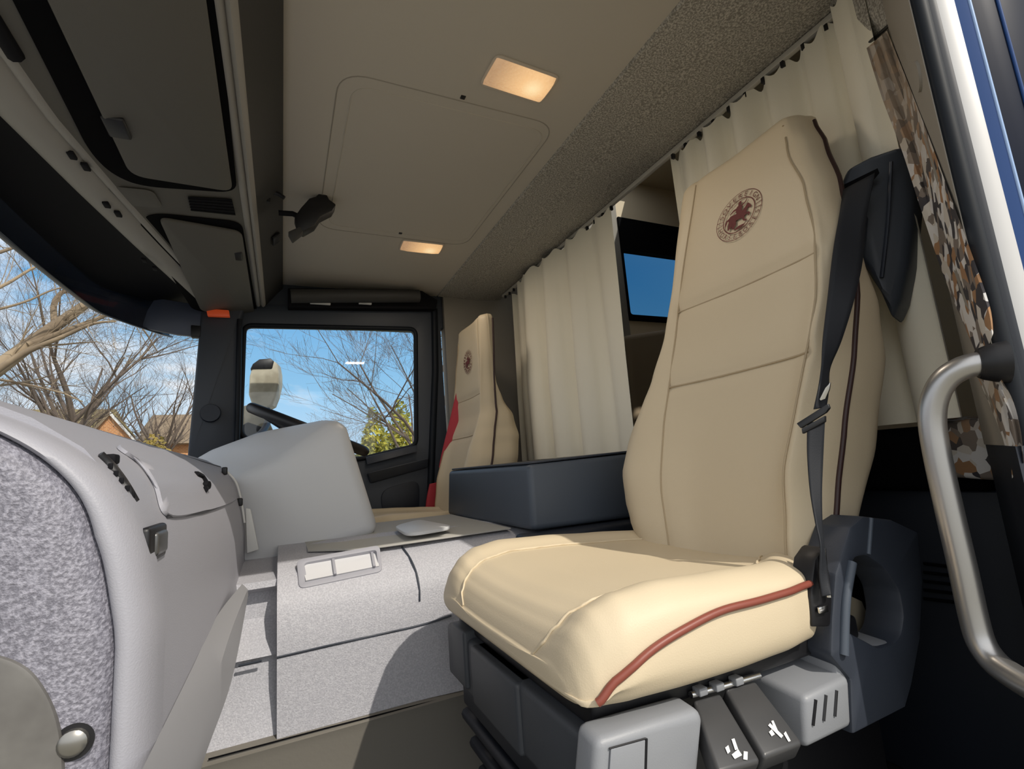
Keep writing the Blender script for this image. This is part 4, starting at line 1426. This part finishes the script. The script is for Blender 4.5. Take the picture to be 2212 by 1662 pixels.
    def csec(x):
        zt, zb_, n_, f_, zp = interp(T_top, x), interp(T_bot, x), interp(T_n, x), interp(T_f, x), interp(T_pip, x)
        h = zt - zb_
        dip = min(.020, h * .2)
        bn_ = .072
        zp = max(zb_ + .15 * h, min(zt - .1 * h, zp))
        return [(.66, zb_), (n_ + .06, zb_), (n_ + .018, zb_ + .04 * h), (n_ + .002, zb_ + .22 * h), (n_ - .001, zb_ + (zp - zb_) * .7), (n_ + .002, zp), (n_ + .010, zp + (zt - zp) * .55), (n_ + .030, zt - .001), (n_ + .052, zt - .001), (n_ + bn_, zt - dip * .55),
                (n_ + .10, zt - dip * .75), (.66, zt - dip), (f_ - .125, zt - dip * .7), (f_ - .095, zt - dip * .5), (f_ - .065, zt + .001), (f_ - .035, zt), (f_ - .012, zt - .22 * h), (f_ - .001, zt - .45 * h), (f_, zb_ + .28 * h), (f_ - .015, zb_ + .05 * h), (f_ - .06, zb_)]
    p0 = catmull([Vector((y, z, 0)) for y, z in csec(.246)], 96, True)
    c0_ = Vector((.66, -.212, 0))
    for f_, xx in ((.05, .2425), (.5, .2428), (.85, .2436), (.96, .2446)):
        rows.append([T((xx, c0_.x + (p.x - c0_.x) * f_, c0_.y + (p.y - c0_.y) * f_)) for p in p0])
    for x in xs_:
        pts = catmull([Vector((y, z, 0)) for y, z in csec(x)], 96, True)
        rows.append([T((x, p.x, p.y)) for p in pts])
    cush = loft('seat_cushion', rows, M['cream'], seat, smooth=180)
    def ctop(x, y, off=0.001):
        sec = catmull([Vector((a, b, 0)) for a, b in csec(x)], 260, True)
        zm = (interp(T_top, x) + interp(T_bot, x)) / 2
        p = min((q for q in sec if q.y > zm), key=lambda q: abs(q.x - y))
        return T((x, p.x, p.y + off))
    px_ = [.262 + (.62 - .262) * (i / 40) ** 1.3 for i in range(41)]
    def pipz(x):
        zt, zb_ = interp(T_top, x), interp(T_bot, x)
        h = zt - zb_
        return max(zb_ + .15 * h, min(zt - .1 * h, interp(T_pip, x)))
    tube('piping', [T((x - .002 * (x < .28), interp(T_n, x) - .0015, pipz(x))) for x in px_], .0040, M['piping'], cush, 8)
    if not driver:
        tube('seam', [ctop(x, interp(T_n, x) + .074) for x in [.2463 + .41 * (i / 60) ** 2 for i in range(61)]], .0018, M['cream'], cush, 6)
        tube('seam', [ctop(x, interp(T_f, x) - .10) for x in [.2463 + .41 * (i / 60) ** 2 for i in range(61)]], .0018, M['cream'], cush, 6)
    # ---------------- base
    def B(name, lo, hi, m, par=seat, bev=.006):
        a, b = T(lo), T(hi)
        return box(name, (min(a.x, b.x), min(a.y, b.y), min(a.z, b.z)), (max(a.x, b.x), max(a.y, b.y), max(a.z, b.z)), m, par, bev)
    B('cushion_pan', (.275, .455, -.262), (.70, .87, -.232), M['black'])
    B('pedestal', (.36, .50, FLOOR), (.78, .84, -.262), M['black'])
    if driver:
        B('front_bar', (.262, .45, -.38), (.38, .88, -.258), M['grey_base_shaded'])
        B('base_side', (.40, .43, -.34), (.74, .48, -.258), M['grey_base_shaded'])
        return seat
    # front bar: its shade put into a darker grey, its near end a grey block with a square button
    fb = B('front_bar', (.262, .445, -.345), (.372, .90, -.262), M['grey_base_shaded'], seat, .008)
    B('bar_rib', (.256, .79, -.335), (.30, .855, -.25), M['grey_base_shaded'], fb, .005)
    B('bar_rib', (.257, .60, -.345), (.30, .765, -.262), M['grey_base_shaded'], fb, .006)
    B('bar_lower', (.285, .44, -.40), (.36, .90, -.348), M['navy_dark'], fb, .006)
    for k in range(3):
        a = T((.30 + .012 * k, .45, -.43 - .05 * k)); b = T((.30 + .012 * k, .93, -.43 - .05 * k))
        tube('floor_rail', [a, b], .010, M['navy_dark'], fb, 8)
    blk = slab('end_block', [P(1290, 1602, y=.418), P(1405, 1566, y=.418), P(1516, 1533, y=.418), P(1522, 1560, y=.418), P(1500, 1800, y=.418), P(1275, 1800, y=.418)], (0.0, .035, 0.003), M['grey_base'], seat, .008, 3)
    bu = slab('button', [P(1318, 1618, y=.417), P(1392, 1598, y=.417), P(1388, 1740, y=.417), P(1310, 1740, y=.417)], (0, -.0015, 0), M['grey_base'], blk, .001)
    tube('button_gap', [P(1396, 1596, y=.4165), P(1392, 1740, y=.4165)], .0014, M['black'], blk, 6)
    tube('button_gap', [P(1316, 1618, y=.4165), P(1395, 1596, y=.4165)], .0008, M['black'], blk, 6)
    # two black adjuster levers with printed symbols
    def lever(q, ys, sym):
        p = [P(*c, y=yy) for c, yy in zip(q, ys)]
        l = hexa('adjuster_lever', [v_ + Vector((0, .012, -.020)) for v_ in p] + p, M.setdefault('lever', mat('lever_grey', (.055, .055, .057), .35)), seat, .004, 3)
        n_ = (p[1] - p[0]).cross(p[3] - p[0]).normalized()
        if n_.z < 0:
            n_ = -n_
        def uv(u, v_, off=.0012):
            return (p[0].lerp(p[1], u)).lerp(p[3].lerp(p[2], u), v_) + n_ * off
        bm = bmesh.new()
        for s in sym:
            vs = [bm.verts.new(uv(*c)) for c in s]
            bm.faces.new(vs)
        from_bm('lever_symbol', bm, M['symbol'], l)
        return l
    lever([(1497, 1512), (1556, 1496), (1645, 1645), (1552, 1672)], [.448, .448, .392, .392],
          [[(.58, .66), (.66, .66), (.62, .80), (.54, .80)], [(.42, .84), (.62, .80), (.64, .88), (.44, .90)], [(.34, .74), (.44, .72), (.42, .80), (.34, .82)], [(.72, .84), (.80, .86), (.70, .95), (.62, .93)]])
    lever([(1566, 1488), (1632, 1470), (1736, 1606), (1652, 1638)], [.448, .448, .390, .390],
          [[(.62, .62), (.68, .62), (.62, .76), (.55, .76)], [(.48, .66), (.56, .64), (.66, .84), (.58, .86)], [(.40, .74), (.50, .72), (.50, .79), (.40, .80)], [(.70, .82), (.78, .80), (.74, .93), (.68, .93)]])
    tube('lever_pivot', [P(1492, 1502, y=.45), P(1560, 1484, y=.45), P(1640, 1460, y=.45)], .0035, M['steel'], seat, 8)
    for q in ((1512, 1492), (1548, 1482), (1590, 1470)):
        c_ = P(*q, y=.449)
        box('pivot_clip', c_ - Vector((.006, .006, .004)), c_ + Vector((.006, .006, .004)), M['grey_base'], seat, .0015)
    # grey side box with three slots, and the high side cover with its opening
    sb = hexa('side_box', [P(1742, 1622, y=.42), P(1842, 1572, y=.42), P(1842, 1572, y=.42) + Vector((0, .12, .0)), P(1742, 1622, y=.42) + Vector((0, .12, 0)),
                           P(1740, 1508, y=.42), P(1836, 1462, y=.42), P(1836, 1462, y=.42) + Vector((.004, .11, .012)), P(1740, 1508, y=.42) + Vector((-.01, .11, .012))], M['grey_base'], seat, .007)
    for (x0, y0), (x1, y1) in (((1762, 1512), (1756, 1568)), ((1784, 1502), (1779, 1558)), ((1807, 1492), (1803, 1548))):
        tube('box_slot', [P(x0, y0, y=.4195), P(x1, y1, y=.4195)], .0018, M['black'], sb, 6)
    def S(pts, y=.425):
        return [P(*q, y=y) for q in pts]
    outer = S([(1796, 1418), (1798, 1340), (1806, 1240), (1838, 1140), (1866, 1116), (1930, 1124), (1985, 1150), (1995, 1260), (1990, 1380), (1972, 1480), (1958, 1530), (1842, 1590), (1838, 1470)])
    inner = S([(1826, 1362), (1834, 1280), (1846, 1206), (1872, 1200), (1912, 1228), (1944, 1276), (1954, 1330), (1948, 1372), (1932, 1392), (1900, 1402)])
    cvr = ring_plate('side_cover', outer, round_loop(inner, .008, 3), (0, .05, 0), M['navy'], seat, .006)
    tube('cover_edge', [P(1822, 1415, y=.424), P(1826, 1300, y=.424), P(1840, 1215, y=.424)], .006, M['navy_box'], cvr, 8, 12)
    tube('cover_ridge', [P(1876, 1198, y=.4245), P(1882, 1120, y=.4245)], .003, M['navy_box'], cvr, 8)
    slab('pocket_shade_sheet', S([(1815, 1190), (1975, 1190), (1975, 1420), (1815, 1400)], .505), (0, .004, 0), M['void'], cvr)  # black sheet added behind the opening to stand for its shade
    slab('inner_panel', S([(1830, 1285), (1862, 1300), (1880, 1345), (1892, 1398), (1822, 1372)], .49), (0, .004, 0), mat('beige_pocket', (.30, .26, .19), .6), cvr)
    slab('side_base', [Vector((.605, .43, -.262)), Vector((.72, .43, -.262)), Vector((.72, .52, -.255)), Vector((.60, .52, -.25))], (0, 0, -.07), M['grey_base'], seat, .006)
    # ---------------- belt guide housing at the shoulder
    hz = [P(1812, 398, x=0.8929), P(1826, 362, x=0.9025), P(1880, 334, x=0.9168), P(1950, 310, x=0.9407), P(1972, 340, x=0.9454), P(1974, 430, x=0.9407), P(1962, 560, x=0.9216), P(1945, 640, x=0.9072), P(1925, 690, x=0.8977), P(1900, 630, x=0.8881), P(1868, 580, x=0.8881), P(1852, 560, x=0.8881), P(1858, 480, x=0.8929)]
    hous = slab('belt_housing', hz, (.055, .012, -.01), M['door'], seat, .012, 3)
    slab('belt_slot', [P(1818, 402, x=0.8881), P(1896, 364, x=0.8996), P(1900, 374, x=0.8996), P(1880, 398, x=0.8958), P(1866, 420, x=0.8920), P(1822, 426, x=0.8881)], (-.001, 0, 0), M['void'], hous)
    tube('housing_ridge', [P(1925, 350, x=0.9149), P(1918, 480, x=0.9072), P(1905, 600, x=0.8929)], .003, M['navy'], hous, 6, 10)
    return seat


ps = build_seat(False)
ds = build_seat(True)


# ------------------------------------------------------------------ seat belts (their webbing hangs on the seats)
def ribbon(name, rows, m, parent, n=60, thick=.0016):
    L = catmull([Vector(r[0]) for r in rows], n)
    R_ = catmull([Vector(r[1]) for r in rows], n)
    g = [[a.lerp(b, k / 5) for k in range(6)] for a, b in zip(L, R_)]
    return sheet(name, g, m, parent, thick, 70)


bt_ = thing('seat_belt', P(1780, 1240, x=.63), 'black seat belt running down the near side of the passenger seat', 'seat belt', 'seat belts')
rows = [(P(1822, 410, x=0.8649), P(1890, 374, x=0.8696)), (P(1812, 470, x=0.8228), P(1872, 470, x=0.8415)), (P(1800, 540, x=0.7761), P(1864, 560, x=0.8041)), (P(1788, 640, x=0.7218), P(1846, 645, x=0.7480)),
        (P(1778, 730, x=0.6825), P(1818, 735, x=0.7106)), (P(1775, 790, x=0.6639), P(1793, 795, x=0.6872)), (P(1768, 840, x=0.6452), P(1790, 842, x=0.6732)), (P(1758, 885, x=0.6358), P(1785, 880, x=0.6545))]
ribbon('webbing', rows, M['belt'], bt_)
rows = [(P(1744, 915, x=0.6283), P(1782, 905, x=0.6452)), (P(1744, 980, x=0.6171), P(1778, 985, x=0.6358)), (P(1750, 1060, x=0.6031), P(1775, 1065, x=0.6171)), (P(1762, 1130, x=0.5909), P(1776, 1135, x=0.6031)), (P(1772, 1180, x=0.5816), P(1780, 1182, x=0.5937)), (P(1770, 1240, x=0.5750), P(1788, 1240, x=0.5891)), (P(1774, 1290, x=0.5722), P(1796, 1286, x=0.5797))]
ribbon('webbing', rows, M['belt'], bt_)
bk_ = slab('latch_plate', [P(1724, 915, x=0.6227), P(1792, 872, x=0.6452), P(1796, 882, x=0.6452), P(1788, 892, x=0.6452), P(1734, 926, x=0.6227)], (-.004, 0, 0), M['black'], bt_, .001)
slab('latch_plate', [P(1736, 926, x=0.6236), P(1786, 898, x=0.6452), P(1786, 912, x=0.6452), P(1738, 938, x=0.6236)], (-.005, 0, 0), M['black'], bt_, .001)
slab('latch_tongue', [P(1773, 862, x=0.6386), P(1786, 838, x=0.6452), P(1796, 826, x=0.6452), P(1794, 842, x=0.6452), P(1786, 862, x=0.6452), P(1776, 866, x=0.6395)], (-.003, 0, 0), M['steel'], bt_, .0008)
bkl = thing('belt_buckle', P(1780, 1330, y=.42), 'black belt buckle with bright steel parts beside the passenger seat cushion', 'buckle')
slab('buckle_body', [P(1762, 1210, y=.418), P(1782, 1180, y=.418), P(1796, 1250, y=.418), P(1800, 1300, y=.418), P(1796, 1356, y=.418), P(1756, 1356, y=.418), P(1752, 1290, y=.418)], (0, .03, 0), M['black'], bkl, .004)
tube('buckle_stalk', [P(1777, 1185, y=.414), P(1782, 1240, y=.413), P(1790, 1290, y=.413)], .0036, M['steel'], bkl, 8, 12)
slab('buckle_button', [P(1764, 1312, y=.416), P(1784, 1306, y=.416), P(1786, 1322, y=.416), P(1766, 1326, y=.416)], (0, -.003, 0), M['steel'], bkl, .001)

rbt = thing('seat_belt', P(935, 1080, y=2.22), 'red seat belt hanging beside the driver seat', 'seat belt', 'seat belts')
rows = [(P(992, 820, y=2.16), P(1001, 812, y=2.14)), (P(978, 880, y=2.16), P(997, 880, y=2.14)), (P(966, 930, y=2.17), P(984, 935, y=2.15)), (P(955, 975, y=2.18), P(966, 985, y=2.17)), (P(948, 1010, y=2.19), P(955, 1018, y=2.18))]
ribbon('webbing', rows, M['red_belt'], rbt)
rows = [(P(928, 1046, y=2.2), P(946, 1042, y=2.2)), (P(922, 1075, y=2.2), P(952, 1070, y=2.2)), (P(918, 1108, y=2.2), P(954, 1106, y=2.2))]
ribbon('webbing', rows, M['red_belt'], rbt, 30, .012)

# ------------------------------------------------------------------ grab handle at the near pillar
gh = thing('grab_handle', P(2130, 780, y=.30), 'bent satin metal grab handle beside the open passenger door', 'handle')
hpts = [P(2150, 784, x=0.7200), P(2118, 786, x=0.7128), P(2078, 796, x=0.7065), P(2042, 820, x=0.7020), P(2020, 860, x=0.6993), P(2014, 910, x=0.6984), P(2024, 980, x=0.6984), P(2050, 1100, x=0.6993), P(2078, 1220, x=0.7002), P(2102, 1330, x=0.7002), P(2120, 1390, x=0.6984), P(2150, 1432, x=0.6930), P(2190, 1462, x=0.6840), P(2240, 1490, x=0.6750), P(2300, 1515, x=0.6660)]
tube('handle_bar', hpts, .0135, M['metal'], gh, 16, 90)
bm = bmesh.new()
a, b = P(2112, 786, x=0.7119), P(2175, 782, x=0.7254)
add_tube(bm, [a, a.lerp(b, .2), a.lerp(b, .6), b], [.0165, .019, .022, .024], 18)
from_bm('handle_mount', bm, M['black'], gh, 40)

# ------------------------------------------------------------------ outside: mirror, trees, houses, ground
GZ = -2.15
gd = box('ground', (-90, -40, GZ - .2), (60, 130, GZ), M['ground'], bev=0)
struct(gd, 'pale ground outside the cab', 'ground')

mr = thing('wing_mirror', P(570, 880, y=2.85), 'cream wing mirror with a black cap outside the driver door window', 'mirror')
hl = [P(*q, y=2.85) for q in ((538, 812), (545, 790), (560, 778), (585, 776), (598, 784), (602, 806), (602, 830), (596, 856), (588, 876), (566, 888), (545, 880), (536, 852))]
slab('mirror_housing', hl, (.02, .10, 0), M['mirror_white'], mr, .012, 3)
slab('mirror_cap', [P(*q, y=2.845) for q in ((540, 798), (546, 786), (560, 776), (584, 774), (592, 780), (588, 797))], (.0, .10, 0), M['black'], mr, .006)
tube('mirror_arm', [P(575, 880, y=2.88), P(580, 905, y=2.80), P(560, 940, y=2.55), P(500, 960, y=2.42)], .016, M['black'], mr, 8, 14)
slab('lower_mirror', [P(*q, y=2.80) for q in ((524, 918), (535, 912), (570, 924), (590, 940), (540, 950), (524, 935))], (.0, .06, 0), M['black'], mr, .006)
slab('mirror_door_cover', [P(*q, y=2.9) for q in ((516, 880), (545, 872), (575, 895), (590, 930), (520, 940))], (.0, .05, 0), M['mirror_white'], mr, .006)


def grow(bm, rnd, p, d, length, r, depth, maxd, sides, curl=.25, droop=0.0, kids=(2, 4)):
    n = 4 if depth < 2 else 3
    pts, rad = [p], [r]
    q = p.copy()
    dd = d.copy()
    for i in range(n):
        dd = (dd + Vector((rnd.uniform(-1, 1), rnd.uniform(-1, 1), rnd.uniform(-1, 1) + droop)) * curl * .5).normalized()
        q = q + dd * length / n
        pts.append(q.copy())
        rad.append(max(r * (1 - .6 * (i + 1) / n), .0015))
    add_tube(bm, pts, rad, sides if depth < 2 else 3, caps=False)
    if depth >= maxd:
        return
    for c in range(rnd.randint(*kids)):
        i = rnd.randint(1, n)
        ax = Vector((rnd.uniform(-1, 1), rnd.uniform(-1, 1), rnd.uniform(-.4, .9)))
        nd = (dd * 1.0 + ax.normalized() * rnd.uniform(.5, 1.0)).normalized()
        grow(bm, rnd, pts[i], nd, length * rnd.uniform(.55, .8), rad[i] * rnd.uniform(.5, .75), depth + 1, maxd, sides, curl, droop, kids)


def tree(base, height, r, seed, label, d0=(0, 0, 1), maxd=5, group='bare trees outside', m='bark_dark', kids=(3, 4), trunk=.45, branches=5):
    rnd = random.Random(seed)
    t = thing('bare_tree', base, label, 'tree', group)
    bm = bmesh.new()
    base = Vector(base)
    d = Vector(d0).normalized()
    top = base + d * height * trunk
    mid_ = base.lerp(top, .5) + Vector((rnd.uniform(-.1, .1), rnd.uniform(-.1, .1), 0)) * height * .1
    pts = catmull([base, mid_, top], 8)
    add_tube(bm, pts, [r * (1 - .35 * i / 7) for i in range(8)], 8)
    from_bm('trunk', bm, M[m], t, 60)
    bm = bmesh.new()
    for k in range(branches):
        a = 2 * math.pi * (k + rnd.uniform(-.3, .3)) / branches
        s_ = pts[7 - (k % 3)]
        nd = (d + Vector((math.cos(a), math.sin(a), .25)) * rnd.uniform(.5, .9)).normalized()
        grow(bm, rnd, s_, nd, height * rnd.uniform(.22, .34), r * .5, 0, maxd, 6, .3, .1, kids)
    from_bm('branches', bm, M[m], t, 60)
    return t


# the near tree whose thick pale limbs cross the windscreen
nt_ = thing('bare_tree', P(-420, 1500, y=6.5), 'big bare tree with thick pale limbs slanting across the windscreen', 'tree', 'bare trees outside')
rnd = random.Random(5)
bm = bmesh.new()
def limb(pts, r0, r1, y0, y1, twigs=0, tl=.9):
    n = 26
    q = catmull([Vector((*p, 0)) for p in pts], n)
    w3 = [P(p.x, p.y, y=y0 + (y1 - y0) * i / (n - 1)) for i, p in enumerate(q)]
    add_tube(bm, w3, [r0 + (r1 - r0) * i / (n - 1) for i in range(n)], 7)
    for k in range(twigs):
        i = rnd.randint(4, n - 2)
        d = (w3[i + 1] - w3[i]).normalized()
        a = Vector((rnd.uniform(-1, 1), rnd.uniform(-.6, .6), rnd.uniform(-1, 1))).normalized()
        grow(bm, rnd, w3[i], (d + a).normalized(), tl * rnd.uniform(.5, 1), r1 * .6, 1, 4, 4, .35, 0, (2, 3))
limb([(-420, 1500), (-260, 1000), (-80, 850), (0, 792), (90, 725), (165, 672), (215, 632), (270, 560)], .115, .025, 6.5, 6.8, 14)
limb([(60, 745), (160, 708), (230, 680), (300, 640), (380, 610)], .032, .01, 6.6, 7.0, 8)
limb([(-60, 840), (40, 770), (130, 730), (200, 700), (250, 695)], .035, .009, 6.4, 6.2, 6)
limb([(118, 700), (116, 660), (130, 635), (152, 622), (165, 590)], .035, .01, 6.7, 6.9, 5)
limb([(-40, 640), (20, 610), (70, 580), (120, 560), (180, 520)], .017, .006, 6.0, 6.3, 8)
limb([(-60, 680), (10, 665), (60, 650), (110, 628), (160, 615)], .015, .006, 6.2, 6.3, 6)
limb([(-60, 560), (0, 545), (60, 520), (120, 470)], .02, .008, 6.0, 6.3, 8)
limb([(200, 640), (250, 660), (300, 700), (340, 760)], .018, .006, 6.8, 7.2, 6)
from_bm('limbs', bm, M['bark'], nt_, 60)

specs = [(60, 22, 8.0, 'bare twiggy tree above the mossy roof, seen through the windscreen', 21), (205, 26, 9.5, 'bare twiggy tree above the orange gable', 22), (345, 24, 9.0, 'bare twiggy tree right of the orange gable, beside the far pillar', 23),
         (-40, 30, 10.0, 'bare tree at the very edge of the windscreen', 24)]
for px, yy, h, lab, sd in specs:
    b = P(px, 1000, y=yy)
    tree((b.x, b.y, GZ), h, .14, sd, lab, maxd=4, kids=(3, 4), trunk=.38, branches=7)
b = P(150, 1000, y=17)
tree((b.x, b.y, GZ), 10.5, .12, 41, 'tallest bare twiggy tree, its crown filling the middle of the windscreen', maxd=5, kids=(3, 4), trunk=.40, branches=8)
b = P(905, 1000, y=7.5)
tree((b.x + .25, b.y, GZ), 6.2, .055, 31, 'bare tree leaning over outside the driver door window', d0=(-.05, .1, 1), maxd=5, m='bark_dark', kids=(3, 4), trunk=.42, branches=8)
b = P(760, 1000, y=16)
tree((b.x, b.y, GZ), 4.6, .08, 33, 'small distant bare tree in the driver door window', maxd=4, trunk=.35, branches=6)


def bush(c, r, n, seed, name, label, m, cat='bush', leaf=.05):
    rnd = random.Random(seed)
    bm = bmesh.new()
    c = Vector(c)
    for k in range(n):
        v_ = Vector((rnd.gauss(0, 1), rnd.gauss(0, 1), rnd.gauss(0, 1))).normalized() * (rnd.random() ** .4)
        p = c + Vector((v_.x * r[0], v_.y * r[1], v_.z * r[2] * (1 + .25 * math.sin(v_.x * 7 + seed))))
        a = Vector((rnd.uniform(-1, 1), rnd.uniform(-1, 1), rnd.uniform(-1, 1))).normalized()
        b_ = a.orthogonal().normalized()
        s_ = leaf * rnd.uniform(.6, 1.4)
        vs = [bm.verts.new(p + a * s_), bm.verts.new(p + b_ * s_ * .5), bm.verts.new(p - a * s_), bm.verts.new(p - b_ * s_ * .5)]
        bm.faces.new(vs)
    o = from_bm(name, bm, M[m], None)
    tag(o, label, cat, 'shrubs outside')
    return o
for q, yy, r, n, sd, lab in (((800, 925), 9, (.75, .6, .98), 8500, 1, 'olive green bush outside the driver door window, right beside the grey instrument hood'),
                             ((868, 902), 9.5, (.85, .6, 1.25), 9500, 2, 'tallest olive green bush at the rear end of the driver door window'),
                             ((700, 945), 14, (2.2, 1, 1.2), 5200, 3, 'low distant olive hedge behind the instrument hood')):
    tp = P(*q, y=yy)
    r = (r[0], r[1], (tp.z - GZ) / 2)
    bush((tp.x, tp.y, (tp.z + GZ) / 2), r, n, sd, 'leafy_bush', lab, 'leaf', leaf=.06)
hq = P(300, 985, y=20)
bush(((hq.x), hq.y, (hq.z + .38 + GZ) / 2), (1.7, .6, (hq.z + .38 - GZ) / 2), 6000, 6, 'garden_hedge', 'ochre hedge in front of the houses seen through the windscreen', 'hedge', 'hedge', .09)

# houses
h1 = thing('house', P(150, 960, y=26), 'house with a mossy roof and an orange brick gable, seen through the windscreen', 'house', 'houses outside')
yr, ye = 28.0, 24.5
slab('roof', [P(15, 925, y=ye + .6), P(22, 885, y=yr), P(250, 884, y=yr), P(300, 960, y=ye + .6), P(15, 990, y=ye + .6)], (0, .15, -.05), M['roof_tile'], h1)
slab('gable_wall', [P(186, 946, y=ye), P(236, 893, y=ye), P(284, 943, y=ye), P(284, 1010, y=ye), P(186, 1010, y=ye)], (0, .25, 0), M['brick'], h1)
ap = P(237, 888, y=ye - .15)
for q in ((180, 950), (290, 948)):
    e_ = P(*q, y=ye - .15)
    slab('barge_board', [ap, e_, e_ + Vector((0, 0, -.13)), ap + Vector((0, 0, -.16))], (0, .08, 0), M['white'] if q[0] > 200 else M['roof_tile2'], h1)
slab('gable_roof', [P(237, 886, y=ye - .1), P(292, 946, y=ye - .1), P(292, 950, y=yr), P(237, 886, y=yr)], (0, 0, .08), M['roof_tile'], h1)
slab('wall', [P(10, 960, y=ye + .8), P(300, 960, y=ye + .8), P(300, 1040, y=ye + .8), P(10, 1040, y=ye + .8)], (0, 3, 0), M['brick'], h1)
h2 = thing('house', P(370, 975, y=27), 'brown roofed brick house beside the far windscreen pillar', 'house', 'houses outside')
slab('roof', [P(288, 952, y=25), P(330, 897, y=28), P(520, 893, y=28), P(520, 955, y=25), P(288, 960, y=25)], (0, .15, -.05), M['roof_tile2'], h2)
slab('wall', [P(300, 954, y=25.4), P(520, 954, y=25.4), P(520, 1040, y=25.4), P(300, 1040, y=25.4)], (0, 3, 0), M['brick'], h2)
slab('eaves_board', [P(286, 948, y=24.9), P(300, 934, y=25.6), P(304, 940, y=25.6), P(290, 956, y=24.9)], (0, .1, 0), M['white'], h2)
slab('window_frame', [P(346, 957, y=25.35), P(356, 957, y=25.35), P(356, 975, y=25.35), P(346, 975, y=25.35)], (0, .05, 0), M['white'], h2)
